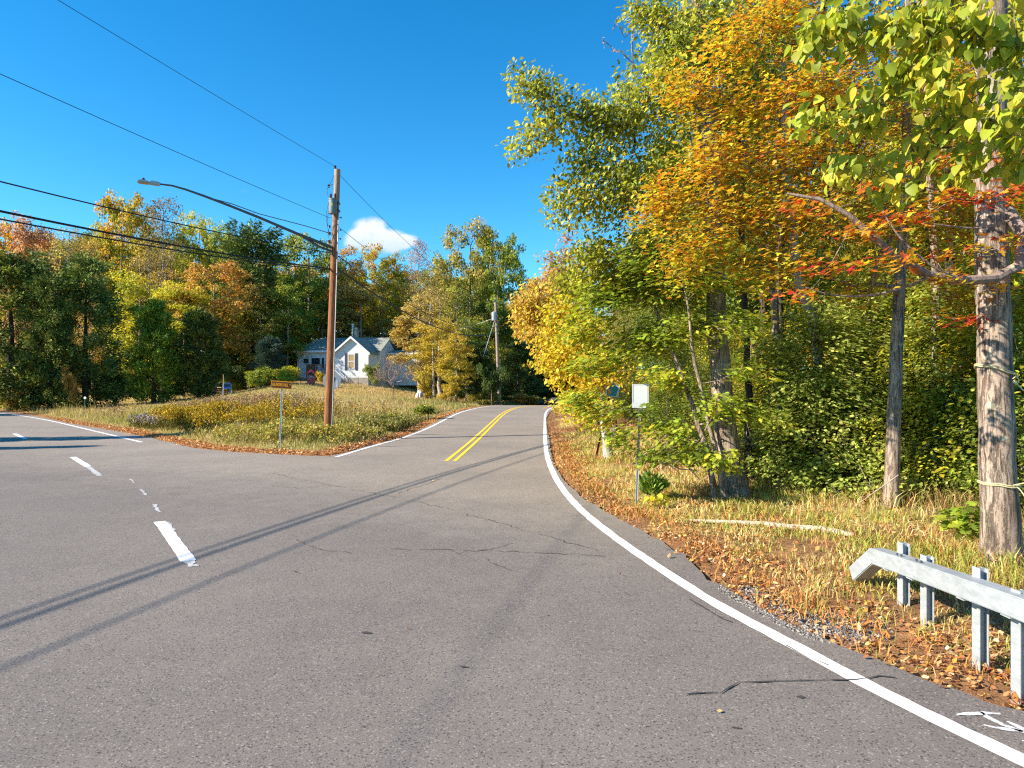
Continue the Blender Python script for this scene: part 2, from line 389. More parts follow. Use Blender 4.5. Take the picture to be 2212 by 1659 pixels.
pw = NT('white_road_paint'); pv = pw.coord()
n_ = pw.noise(28, 6, .7, pv).outputs[0]; nb = pw.noise(120, 2, .6, pv).outputs[0]
wf = pw.n('MapRange', {0: pw.m_('ADD', n_, pw.m_('MULTIPLY', nb, .35)), 1: .36, 2: .46}).outputs[0]
pw.set('Base Color', pw.mix(wf, (.35, .34, .33), (.8, .79, .77))); pw.set('Roughness', .6); pw.bump(nb, .3, .003)
py_ = NT('yellow_road_paint'); pv = py_.coord()
py_.set('Base Color', py_.mix(py_.n('MapRange', {0: py_.noise(30, 6, .7, pv).outputs[0], 1: .28, 2: .34}).outputs[0], (.5, .33, .03), (.95, .60, .006))); py_.set('Roughness', .6)
pf = NT('worn_white_paint'); pv = pf.coord('Object', (1, 1, 1))
pfv = pf.n('Mapping', {'Vector': pf.coord(), 'Rotation': (0, 0, .85), 'Scale': (14, 70, 10)}).outputs[0]
pf.set('Base Color', pf.mix(pf.n('MapRange', {0: pf.noise(1, 5, .7, pfv).outputs[0], 1: .42, 2: .56}).outputs[0], (.15, .14, .14), (.68, .67, .65)))
pf.set('Roughness', .7)
def dens_path(pts, step):
    o = []
    for a, b in zip(pts[:-1], pts[1:]):
        n = max(1, int(math.dist(a, b) / step)); o += [tuple(np.array(a) * (1 - k / n) + np.array(b) * k / n) for k in range(n)]
    return o + [tuple(pts[-1])]
def smooth_path(pts, it=3):
    for _ in range(it):
        q = [pts[0]]
        for a, b in zip(pts[:-1], pts[1:]):
            a = np.array(a); b = np.array(b); q += [tuple(a * .75 + b * .25), tuple(a * .25 + b * .75)]
        pts = q + [pts[-1]]
    return pts
def strip(name, pts, width, mat, rag=.004, zo=.006, step=.15, parent=None, skew=0):
    pts = dens_path(pts, step); n = len(pts); vs = []; r = np.random.default_rng(int(abs(pts[0][0]) * 1000) % 9999)
    for i, p in enumerate(pts):
        a = np.array(pts[max(i - 1, 0)]); b = np.array(pts[min(i + 1, n - 1)]); d = (b - a) / (np.linalg.norm(b - a) + 1e-9); nn = np.array([-d[1], d[0]])
        wd = width(i / (n - 1)) if callable(width) else width
        for sgn in (-.5, .5):
            q = np.array(p) + nn * sgn * wd + nn * r.normal(0, rag) + d * skew * sgn * wd * (1 if i in (0, n - 1) else 1)
            vs.append((q[0], q[1], float(B(q[0], q[1])) + zo))
    fs = np.array([(2 * i, 2 * i + 2, 2 * i + 3, 2 * i + 1) for i in range(n - 1)])
    o = link(name, rawmesh(name, vs, fs, mat), parent)
    if parent is None: tag(o, kind='structure')
    return o
fog_r = [(30.0, 98.6), (18.0, 83.6), (10.2, 71.4), (5.9, 63.3), (3.35, 57.2), (2.42, 50)] + [flat(x, y) for x, y in ((1177, 925), (1177.5, 950), (1180, 980), (1190, 1012), (1213, 1056), (1260, 1108), (1330, 1163), (1410, 1218), (1500, 1278), (1600, 1335), (1700, 1387), (1850, 1468), (2000, 1545), (2212, 1645))] + [(3.35, 2.6), (4.4, 0)]
strip('road_marking', smooth_path(fog_r, 2), .145, pw.m, .004)
strip('road_marking', smooth_path([(-190, 96), (-129, 89), (-84.5, 78.2), (-59.8, 69.5), flat(0, 891) , flat(100, 906.5), flat(190, 928), flat(306, 955.5)], 2), .15, pw.m, .004)
strip('road_marking', smooth_path([flat(726, 987.5), flat(800, 965), flat(880, 944), (-4.12, 36), (-4.02, 42), (-3.72, 50), (-2.7, 57), (-1.4, 62), (.6, 67.6), (4.3, 75.6)], 2), .145, pw.m, .004)
yc = smooth_path([flat(973, 996), flat(1010, 965), (-1.3, 32), (-1.0, 40), (-.5, 50), (.4, 57), (2.2, 62.5), (5.2, 68.5), (9.5, 77)], 3)
def offs(pts, o):
    q = []
    for i, p in enumerate(pts):
        a = np.array(pts[max(i - 1, 0)]); b = np.array(pts[min(i + 1, len(pts) - 1)]); d = (b - a) / np.linalg.norm(b - a); q.append((p[0] - d[1] * o, p[1] + d[0] * o))
    return q
for o_ in (-.12, .12): strip('road_marking', offs(yc, o_), .11, py_.m, .003)
for a, b, wd in (((345, 1127), (408, 1212), .17), ((157, 987.5), (190, 1008), .17), ((31, 937), (56, 948.5), .17)):
    strip('road_marking', [flat(*a), flat(*b)], wd, pw.m, .004)
for a, b, wd, in (((408, 1212), (418, 1224), .11), ((190, 1008), (216, 1028), .13), ((358, 1127), (374, 1147), .075), ((333, 1090), (344, 1106), .06), ((305, 1057), (315, 1070), .05), ((282, 1035), (290, 1044), .04)):
    strip('road_marking', [flat(*a), flat(*b)], wd, pf.m, .012, .005, .06)
# sprayed survey mark
spray = NT('sprayed_white_paint'); sv = spray.noise(60, 4, .7, spray.coord()).outputs[0]
spray.set('Base Color', spray.mix(spray.n('MapRange', {0: sv, 1: .38, 2: .56}).outputs[0], (.3, .29, .29), (.8, .8, .82))); spray.set('Roughness', .7)
def cp(cx, cy, ox=2300, oy=1500, s=2.2114): return ((ox + cx / s) / 1.3562, (oy + cy / s) / 1.3562)
for path, wd in (([(1110, 1318), (1200, 1310), (1300, 1308), (1395, 1312)], .035), ([(1262, 1300), (1330, 1345), (1420, 1385), (1520, 1420), (1600, 1450)], .03), ([(1285, 1385), (1360, 1400), (1450, 1412), (1540, 1425)], .026), ([(1440, 1360), (1500, 1388), (1560, 1425)], .03), ([(1535, 1485), (1590, 1500)], .03)):
    strip('road_marking', [flat(*cp(*p)) for p in path], lambda u, wd=wd: wd * (.5 + .9 * math.sin(math.pi * min(.93, max(.07, u)))), spray.m, .004, .0055, .03)
# cracks: thin dark strips over the asphalt
crk = plain('crack_dark', (.05, .045, .042), .95)
rngc = np.random.default_rng(3)
def crack(pxs, w0=.012, jit=.02):
    q = dens_path([flat(*p) for p in pxs], .09)
    q = [(a + rngc.normal(0, jit), b + rngc.normal(0, jit)) for a, b in q]
    strip('road_crack', q, lambda u: .75 * w0 * (.25 + .8 * abs(math.sin(u * 17 + 1))), crk, .002, .0085, .05)
crack([(1480, 1499), (1560, 1497), (1600, 1476), (1700, 1472), (1850, 1470), (1900, 1462), (1935, 1465)], .022, .004)
crack([(840, 1187), (950, 1188), (1040, 1190), (1110, 1192), (1200, 1196), (1300, 1201)], .02)
crack([(1035, 1190), (1075, 1184), (1107, 1174)], .016); crack([(975, 1188), (985, 1200), (1000, 1196), (1010, 1190)], .012)
crack([(590, 1050), (640, 1055), (700, 1050), (740, 1052)], .02); crack([(860, 1066), (900, 1052), (925, 1045), (950, 1034)], .022)
crack([(590, 1023), (700, 1046), (820, 1068), (950, 1095), (1060, 1125), (1180, 1160), (1290, 1190)], .014, .03)
crack([(1050, 1208), (1075, 1222), (1110, 1232)], .012, .02); crack([(640, 1165), (665, 1180), (700, 1190), (760, 1195)], .01, .02)
crack([(1490, 1296), (1520, 1312), (1545, 1330), (1580, 1345)], .03, .006); crack([(1700, 1395), (1740, 1420), (1790, 1440)], .02, .006)
# dark stains
for px, py, wd in ((790, 1366, .05), (1590, 1572, .06), (1730, 1505, .05), (1000, 1440, .03), (790, 960, .3)):
    a, b = flat(px - 10, py), flat(px + 12, py + 3); strip('road_stain', [a, b], lambda u, wd=wd: wd * math.sin(math.pi * min(.95, max(.05, u))), plain('tar_spot', (.05, .048, .048), .8), .006, .0045, .03)

# ------------------------------------------------------------------ grass, weeds, litter (uncountable)
def rotz(v, a):
    c, s = np.cos(a), np.sin(a); return np.stack([v[:, 0] * c - v[:, 1] * s, v[:, 0] * s + v[:, 1] * c, v[:, 2]], 1)
def blades(name, xyz, h, wd, lean, col, mat=None, rng=None, tri=False):
    n = len(xyz); az = rng.uniform(0, 2 * np.pi, n); la = rng.uniform(0, 2 * np.pi, n)
    u = np.stack([np.cos(az), np.sin(az), np.zeros(n)], 1) * (wd / 2)[:, None]
    dv = np.stack([np.cos(la), np.sin(la), np.zeros(n)], 1) * (lean * h)[:, None]
    up = np.zeros((n, 3)); up[:, 2] = h
    b0 = xyz - u; b1 = xyz + u
    m0 = xyz + dv * .3 + up * .55 - u * .8; m1 = xyz + dv * .3 + up * .55 + u * .8; tp = xyz + dv + up * (1 - .35 * lean[:, None])
    if tri:
        V_ = np.stack([b0, b1, tp], 1).reshape(-1, 3); i = np.arange(n)[:, None] * 3
        fs = [i + np.array([[0, 1, 2]])]; k = 3; sh = np.array([.75, .75, 1.15])
    else:
        V_ = np.stack([b0, b1, m0, m1, tp], 1).reshape(-1, 3); i = np.arange(n)[:, None] * 5
        fs = [i + np.array([[0, 1, 3, 2]]), i + np.array([[2, 3, 4]])]; k = 5
    cc = np.repeat(col, k, 0)
    return rawmesh(name, V_, fs, mat or M_GRASS, False, cc)
def sample(n, x0, x1, y0, y1, rng, fn):
    x = rng.uniform(x0, x1, n); y = rng.uniform(y0, y1, n); t = edge(x, y); k = fn(x, y, t) > rng.uniform(0, 1, n)
    return x[k], y[k], t[k]
rng = np.random.default_rng(11)
def vis(x, y, m=1.5): return (np.abs(x) < .77 * y + m) & (y > 2.5)
def jcol(c, rng, a=.22):
    return np.clip(c * (1 + rng.normal(0, a, (len(c), 1))) * (1 + rng.normal(0, .06, c.shape)), .01, .8)
# meadow left of the side road
def f_left(x, y, t): return np.where(is_left(x, y) & (t > .02) & vis(x, y), np.minimum(1, (30 / y) ** 1.6), 0)
x, y, t = sample(640000, -75, 5, 20, 90, rng, f_left); n = len(x)
c = ground_color(x, y, t); hs = ss((y - 48) / 20)[:, None]; c = c * (1 - .5 * hs) + np.array([.5, .3, .12]) * .5 * hs; tall = ss((t - .7) / 1.0) * (1 - .75 * ss((t - 6.5) / 3)); nn_ = vnoise(x, y, 1.3, 21); n2_ = vnoise(x, y, 3.5, 22)
h = (.07 + .10 * rng.random(n)) + tall * (.06 + .75 * nn_ ** 1.5) * rng.uniform(.3, 1, n)
gr = np.array([.27, .33, .06]); dk = np.array([.24, .2, .07])
g_ = ss((n2_ - .45) / .2)[:, None] * tall[:, None] * .7; c = c * (1 - g_) + gr * g_
c = np.where((rng.random(n) < .25 * tall)[:, None], dk + 0 * c, c); c = np.where((rng.random(n) < .22)[:, None], np.array([.62, .47, .24]) + 0 * c, c)
wd = (.012 + .0006 * y) * rng.uniform(.6, 1.3, n)
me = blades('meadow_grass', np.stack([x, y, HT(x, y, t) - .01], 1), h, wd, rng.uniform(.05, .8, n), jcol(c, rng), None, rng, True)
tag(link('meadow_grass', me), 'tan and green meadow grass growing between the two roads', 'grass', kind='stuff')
# goldenrod: ochre plumes
def weeds(name, label, cat, zone, n_st, hh, top, stem, rng, plume=14, dens=None):
    ps = []
    while len(ps) < n_st:
        q = zone(rng)
        if q is not None: ps.append(q)
    ps = np.array(ps); z = HT(ps[:, 0], ps[:, 1]); H = hh[0] + (hh[1] - hh[0]) * (.6 * vnoise(ps[:, 0], ps[:, 1], 1.4, 31) + .4 * rng.random(n_st))
    base = np.stack([ps[:, 0], ps[:, 1], z], 1)
    k = plume
    u = rng.random((n_st, k)) ** .6
    off = rng.normal(0, 1, (n_st, k, 2)) * (.05 + .13 * u[..., None]) * (H[:, None, None] / 1.0)
    pos = base[:, None, :] + np.concatenate([off, (u * H[:, None])[..., None]], 2)
    pos = pos.reshape(-1, 3); uu = u.ravel()
    isTop = uu > .55 + rng.normal(0, .08, len(uu))
    col = np.where(isTop[:, None], np.array(top)[rng.integers(0, len(top), len(uu))], np.array(stem)[rng.integers(0, len(stem), len(uu))])
    L_ = np.where(isTop, .07, .11) * rng.uniform(.7, 1.5, len(uu))
    me = blades(name, pos, L_, np.where(isTop, .05, .035) * rng.uniform(.7, 1.3, len(uu)), rng.uniform(.2, 1.6, len(uu)), jcol(col, rng, .25), None, rng, False)
    return tag(link(name, me), label, cat, kind='stuff')
def zone_px(x0, x1, y0, y1, pad=.0):
    def z(rng):
        q = G(rng.uniform(x0, x1), rng.uniform(y0, y1)); return (q[0] + rng.normal(0, .2), q[1] + rng.normal(0, .3))
    return z
def zone_poly(cx, d, rx, rd, tmin=1.2, tmax=12, thr=0, ns=1.0):
    c = GD(cx, d)
    def z(rng):
        a = rng.uniform(0, 2 * np.pi); r = abs(rng.normal(0, .55)) ** .8; q = (c[0] + math.cos(a) * r * rx, c[1] + math.sin(a) * r * rd)
        t = edge(q[0], q[1])[0]
        return q if tmin < t < tmax and (thr == 0 or vnoise(q[0], q[1], ns, 51) + rng.normal(0, .07) > thr) else None
    return z
OCH = [(.52, .32, .02), (.40, .24, .015), (.62, .42, .03), (.24, .16, .02), (.3, .26, .03)]; STM = [(.10, .13, .025), (.14, .11, .04), (.2, .17, .04)]
weeds('goldenrod', 'mass of ochre yellow goldenrod in front of the meadow', 'wild flowers', zone_poly(455, 32.5, 5.4, 5.4, 1.2, 10, .46, 1.2), 1250, (.3, 1.3), OCH, STM, rng, 30)
weeds('brown_seed_heads', 'pinkish brown seeding weeds scattered behind the goldenrod', 'weeds', zone_poly(400, 38, 9, 7, 1.5, 14, .45, 2.0), 900, (.4, 1.1), [(.34, .22, .13), (.42, .3, .17), (.25, .16, .09)], [(.2, .15, .06), (.3, .24, .1)], rng, 18)
weeds('aster_patch', 'pale purple aster flowers beside the goldenrod near the marker post', 'wild flowers', zone_poly(290, 33, 2.2, 2.5, .9, 7), 600, (.4, .8), [(.42, .38, .48), (.3, .22, .1), (.2, .2, .06)], STM, rng, 14)
weeds('roadside_weeds', 'yellow green leafy weeds around the sign post and pole foot', 'weeds', zone_poly(670, 25.5, 4.2, 3.2, .45, 6, .46, .7), 480, (.15, .8), [(.42, .38, .06), (.28, .31, .04), (.55, .42, .1), (.46, .33, .12)], [(.2, .22, .05), (.4, .32, .13)], rng, 18)
weeds('ditch_weeds', 'dark green weeds along the ditch beside the side road', 'weeds', zone_poly(850, 33, 2.4, 7.5, .7, 3.4, .45, .9), 600, (.15, .75), [(.3, .28, .07), (.18, .22, .04), (.42, .33, .14)], [(.08, .12, .03), (.2, .18, .06)], rng, 16)
# right verge
def f_right(x, y, t): return np.where(~is_left(x, y) & (x > 0) & (t > .0) & (t < 9) & vis(x, y, 2.5), np.minimum(1, (8 / y) ** 1.3) * (.35 + .65 * ss(t / .6)) * (.25 + .75 * ss((vnoise(x, y, .6, 12) - .25) / .3)), 0)
x, y, t = sample(520000, 0, 22, 3.2, 30, rng, f_right); n = len(x)
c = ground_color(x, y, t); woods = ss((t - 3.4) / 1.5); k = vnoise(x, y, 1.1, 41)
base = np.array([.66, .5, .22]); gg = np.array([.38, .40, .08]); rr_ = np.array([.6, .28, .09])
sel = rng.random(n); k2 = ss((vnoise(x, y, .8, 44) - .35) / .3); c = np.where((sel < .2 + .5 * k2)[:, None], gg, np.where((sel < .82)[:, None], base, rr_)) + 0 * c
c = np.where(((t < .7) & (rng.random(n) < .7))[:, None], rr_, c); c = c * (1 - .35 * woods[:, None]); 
h = (.05 + .2 * k * rng.random(n) + .03 * rng.random(n)) * (1 + .6 * ss((t - 1.2) / 1.5)) * (1 + .5 * woods)
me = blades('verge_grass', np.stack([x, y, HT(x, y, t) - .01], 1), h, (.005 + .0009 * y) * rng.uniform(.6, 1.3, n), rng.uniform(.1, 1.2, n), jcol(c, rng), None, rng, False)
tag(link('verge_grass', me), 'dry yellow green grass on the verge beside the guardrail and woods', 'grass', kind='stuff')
def f_right2(x, y, t): return np.where(~is_left(x, y) & (x > 0) & (t > .02) & (t < 12) & vis(x, y), 1, 0)
x, y, t = sample(160000, 0, 25, 30, 75, rng, f_right2); n = len(x)
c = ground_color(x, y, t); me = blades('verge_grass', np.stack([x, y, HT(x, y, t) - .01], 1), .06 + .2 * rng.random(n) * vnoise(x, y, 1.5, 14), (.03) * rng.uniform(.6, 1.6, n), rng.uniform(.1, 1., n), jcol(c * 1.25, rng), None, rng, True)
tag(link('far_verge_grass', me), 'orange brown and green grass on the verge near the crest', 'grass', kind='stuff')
# fallen leaves
def leaflitter(name, label, x, y, t, size, cols, rng, lift=.02):
    n = len(x); z = HT(x, y, t) + rng.uniform(0.005, lift, n)
    on = t < 0; z = np.where(on, B(x, y) + .012, z)
    a = rng.uniform(0, 2 * np.pi, n); sz = size * rng.uniform(.5, 1.3, n)
    tpl = np.array([(-.5, 0, .0), (-.15, -.32, .12), (.35, -.22, .05), (.55, .02, .2), (.3, .28, .02), (-.2, .3, .15)])
    tilt = rng.normal(0, .35, (n, 2))
    v = tpl[None] * sz[:, None, None]; v = v + 0
    v[..., 2] = v[..., 2] * rng.uniform(.3, 1.8, (n, 1)) + v[..., 0] * tilt[:, :1] + v[..., 1] * tilt[:, 1:]
    v[..., 2] -= v[..., 2].min(1)[:, None]
    ca, sa = np.cos(a)[:, None], np.sin(a)[:, None]
    V_ = np.stack([v[..., 0] * ca - v[..., 1] * sa + x[:, None], v[..., 0] * sa + v[..., 1] * ca + y[:, None], v[..., 2] + z[:, None]], 2).reshape(-1, 3)
    i = np.arange(n)[:, None] * 6
    fs = [i + np.array([[0, 1, 2, 3]]), i + np.array([[0, 3, 4, 5]])]
    col = np.array(cols)[rng.integers(0, len(cols), n)]
    me = rawmesh(name, V_, fs, M_DRY, False, np.repeat(jcol(col, rng, .28), 6, 0))
    return tag(link(name, me), label, 'leaves', kind='stuff')
LIT = [(.62, .28, .09), (.5, .2, .07), (.66, .38, .16), (.42, .16, .06), (.72, .46, .25), (.65, .3, .06), (.36, .15, .07)]
def f_lit(x, y, t): return np.where(~is_left(x, y) & (x > 0) & (t > -.12) & (t < 7) & vis(x, y, 2), np.minimum(1, (7 / y)) * np.where(t < 0, .03, np.where(t < 1.1, 1, .08 + .4 * (vnoise(x, y, 1.2, 15) > .6))) * (.3 + .7 * (vnoise(x, y, .35, 16) > .35)), 0)
x, y, t = sample(420000, 0, 20, 3.2, 40, rng, f_lit)
leaflitter('fallen_leaves', 'orange brown fallen leaves along the verge edge', x, y, t, .044, LIT, rng, .05)
def f_lit2(x, y, t): return np.where(is_left(x, y) & (t > -.15) & (t < .75) & vis(x, y), np.where(t < 0, .06, .8), 0)
x, y, t = sample(420000, -30, 0, 19, 60, rng, f_lit2)
leaflitter('fallen_leaves', 'rusty fallen leaves along the meadow edge of the side road', x, y, t, .07, LIT, rng, .03)
for px, py, lab in ((1340, 1245, 'dry leaf alone on the asphalt left of the gravel patch'), (1352, 1285, 'dry leaf on the asphalt nearer the camera than the one by the gravel'), (382, 1096, 'curled orange leaf beside the faded dashes of the centre line'), (1445, 1206, 'leaf on the asphalt touching the right white edge line'), (935, 1040, 'leaf on the asphalt below the start of the double yellow line'), (1010, 992, 'leaf lying right beside the end of the double yellow line'), (770, 985, 'leaf next to the start of the left white edge line'), (1555, 1540, 'leaf below the long crack in the front right asphalt'), (640, 1240, 'leaf on the asphalt below the two cable shadows, near the big dash'), (1180, 1330, 'leaf in the open asphalt right of the picture centre'), (880, 1360, 'leaf in the open asphalt in the middle foreground')):
    q = flat(px, py); x = np.array([q[0]]); y = np.array([q[1]])
    o = leaflitter('leaf', None, x, y, np.array([-1.]), .055, LIT, rng); tag(o, lab, 'leaf', 'single leaves on the asphalt', 'thing')
# gravel by the pavement edge
def f_gr(x, y, t):
    a = flat(1750, 1345); b = flat(1640, 1300); m = np.minimum(((x - a[0]) / .62) ** 2 + ((y - a[1]) / .42) ** 2, ((x - b[0]) / .4) ** 2 + ((y - b[1]) / .5) ** 2)
    return np.where((t > -.12) & (t < .9), np.clip(1.5 - m, 0, 1), 0)
x, y, t = sample(60000, 1.5, 4.5, 4.5, 9, rng, f_gr); n = len(x)
tp8 = np.array([(-1, -1, 0), (1, -1, 0), (1, 1, 0), (-1, 1, 0), (-.6, -.7, 1), (.7, -.5, 1.1), (.5, .7, .9), (-.7, .5, 1)]) * .5
sz = rng.uniform(.006, .022, n); v = tp8[None] * sz[:, None, None] * rng.uniform(.6, 1.3, (n, 8, 3)); a = rng.uniform(0, 6.28, n)[:, None]
V_ = np.stack([v[..., 0] * np.cos(a) - v[..., 1] * np.sin(a) + x[:, None], v[..., 0] * np.sin(a) + v[..., 1] * np.cos(a) + y[:, None], v[..., 2] + (np.maximum(HT(x, y, t), np.where(t < .0, 0, -9)) + .0)[:, None]], 2).reshape(-1, 3)
i = np.arange(n)[:, None] * 8; fs = np.concatenate([i + np.array([f]) for f in ((4, 5, 6, 7), (0, 1, 5, 4), (1, 2, 6, 5), (2, 3, 7, 6), (3, 0, 4, 7))])
gcol = np.array([(.3, .27, .24), (.2, .18, .165), (.42, .38, .33), (.12, .11, .1)])[rng.integers(0, 4, n)]
tag(link('gravel', rawmesh('gravel', V_, fs, M_DRY, False, np.repeat(gcol, 8, 0))), 'loose grey gravel patch at the pavement edge by the guardrail', 'gravel', kind='stuff')

# ------------------------------------------------------------------ trees
def unit(v): return v / (np.linalg.norm(v, axis=-1, keepdims=True) + 1e-9)
def tpl_strip(prof, fold=.18, curl=.15):
    "leaf as a strip along its midrib: prof = [(y, half width)]; returns verts, quads"
    v = []; f = []
    for y_, w_ in prof:
        z = -curl * y_ * y_
        v += [(-w_, y_, z + fold * w_), (0, y_, z), (w_, y_, z + fold * w_)]
    for i in range(len(prof) - 1):
        a = 3 * i; f += [(a, a + 1, a + 4, a + 3), (a + 1, a + 2, a + 5, a + 4)]
    return np.array(v), [np.array(f)]
LF_OVAL = tpl_strip([(0, .02), (.3, .27), (.65, .26), (1, .01)])
LF_HEART = tpl_strip([(-.04, .16), (.06, .36), (.3, .42), (.6, .32), (.82, .16), (1, .01)], .22, .25)
LF_OAK = tpl_strip([(0, .03), (.16, .16), (.24, .08), (.38, .3), (.48, .1), (.62, .34), (.74, .12), (.86, .2), (1, .02)], .1, .15)
LF_QUAD = (np.array([(-.05, 0, 0), (.33, .45, .08), (0, 1, -.1), (-.33, .5, .08)]), [np.array([(0, 1, 2, 3)])])
LF_NEEDLE = (np.array([(0, 0, 0), (.16, .4, 0), (0, 1, -.12), (-.16, .4, 0)]), [np.array([(0, 1, 2, 3)])])
def tpl_maple():
    out_ = [(0, 0), (.22, .05), (.42, -.02), (.34, .2), (.62, .42), (.34, .42), (.2, .5), (.22, .72), (0, 1.05), (-.22, .72), (-.2, .5), (-.34, .42), (-.62, .42), (-.34, .2), (-.42, -.02), (-.22, .05)]
    v = [(0, .32, -.04)] + [(x_, y_, .14 * abs(x_) - .1 * y_ * y_) for x_, y_ in out_]
    n = len(out_); return np.array(v), [np.array([(0, i + 1, (i + 1) % n + 1) for i in range(n)])]
LF_MAPLE = tpl_maple()
def place_leaves(pos, d, nrm, size, tpl, col):
    v, fs = tpl; n = len(pos); d = unit(d); x = unit(np.cross(d, nrm)); z = np.cross(x, d)
    V_ = pos[:, None] + size[:, None, None] * (v[None, :, :1] * x[:, None] + v[None, :, 1:2] * d[:, None] + v[None, :, 2:] * z[:, None])
    i = np.arange(n)[:, None, None] * len(v)
    return V_.reshape(-1, 3), [(i + f[None]).reshape(-1, f.shape[1]) for f in fs], np.repeat(col, len(v), 0)
def ramp_np(q, stops):
    q = np.clip(q, 0, 1); ps = [s[0] for s in stops]; cs = np.array([s[1] for s in stops]); return np.stack([np.interp(q, ps, cs[:, k]) for k in range(3)], -1)
def grow(trunk, r0, r1, cl, rise=.45, seg=.7, start=.15, tip=.006, pw=2.35, bow=.08, rng=None):
    trunk = np.array(trunk, float); L_ = np.concatenate([[0], np.cumsum(np.linalg.norm(np.diff(trunk, axis=0), axis=1))])
    nt_ = max(3, int(L_[-1] / seg)); s = np.linspace(0, L_[-1], nt_ + 1)
    tp = np.stack([np.interp(s, L_, trunk[:, k]) for k in range(3)], 1)
    tp[1:] += rng.normal(0, .03 * seg, (nt_, 3)) * np.array([1, 1, 0])
    cap_ = len(tp) + len(cl) * 14; N = np.zeros((cap_, 3)); N[:len(tp)] = tp; par = list(range(-1, len(tp) - 1)); n = len(tp)
    i0 = int(start * nt_)
    dt = np.min(np.linalg.norm(cl[:, None] - tp[None, i0:], axis=2), axis=1); order = np.argsort(dt)
    term = []
    for c in cl[order]:
        q = N[i0:n]; dv = c - q; hd = np.hypot(dv[:, 0], dv[:, 1]); cost = np.sqrt(hd ** 2 + (dv[:, 2] - rise * hd) ** 2) + .12 * hd
        j = i0 + int(np.argmin(cost)); a = N[j]; D = np.linalg.norm(c - a); m = min(12, max(1, int(D / (seg * .8))))
        prev = j
        for k in range(1, m + 1):
            u = k / m; p = a + (c - a) * u; p = p + np.array([0, 0, bow * D * math.sin(math.pi * u) * (-1 if rise < 0 else -1)]) + (rng.normal(0, .05 * D / m + .01, 3) if k < m else 0)
            N[n] = p; par.append(prev); prev = n; n += 1
        term.append(prev)
    N = N[:n]; par = np.array(par)
    R = np.zeros(n); acc = np.zeros(n); kids = [[] for _ in range(n)]
    for i in range(n - 1, -1, -1):
        R[i] = max(tip, acc[i] ** (1 / pw)) if acc[i] > 0 else tip
        if par[i] >= 0: acc[par[i]] += R[i] ** pw; kids[par[i]].append(i)
    tr = np.interp(s, [0, .04 * s[-1], .12 * s[-1], s[-1]], [r0 * 1.35, r0 * 1.1, r0, r1]); R[:len(tp)] = tr
    for i in range(len(tp), n): R[i] = min(R[i], R[par[i]] * .85 if par[i] < len(tp) else R[par[i]])
    return N, par, R, kids, len(tp), order
def tubes(N, par, R, kids, ntr, rmin=.0, sides=(12, 6, 4)):
    V_ = []; F_ = []; off = 0
    def ring(ch, rad, k):
        nonlocal off
        p = N[ch]; t = unit(np.gradient(p, axis=0)) if len(ch) > 1 else None
        ref = np.array([.31, .95, .05]); u = unit(np.cross(t, ref)); v = np.cross(t, u); an = np.linspace(0, 2 * np.pi, k, endpoint=False)
        vs = p[:, None] + rad[:, None, None] * (np.cos(an)[None, :, None] * u[:, None] + np.sin(an)[None, :, None] * v[:, None])
        V_.append(vs.reshape(-1, 3)); m = len(ch)
        i = (np.arange(m - 1)[:, None] * k + np.arange(k)[None]); j = (np.arange(m - 1)[:, None] * k + (np.arange(k)[None] + 1) % k)
        F_.append(np.stack([i, j, j + k, i + k], 2).reshape(-1, 4) + off); off += m * k
    ring(list(range(ntr)), R[:ntr], sides[0])
    stack = [(i, c) for i in range(ntr) for c in kids[i] if c >= ntr]
    while stack:
        a, b = stack.pop(); ch = [a, b]
        while kids[b]:
            ks = sorted(kids[b], key=lambda k: -R[k]); nb = ks[0]
            for o_ in ks[1:]: stack.append((b, o_))
            ch.append(nb); b = nb
        rad = R[ch].copy(); rad[0] = min(rad[0], rad[1] * 1.25)
        if rad[1] < rmin: continue
        ring(ch, rad, sides[1] if rad[1] > .03 else sides[2])
    return np.concatenate(V_), np.concatenate(F_)
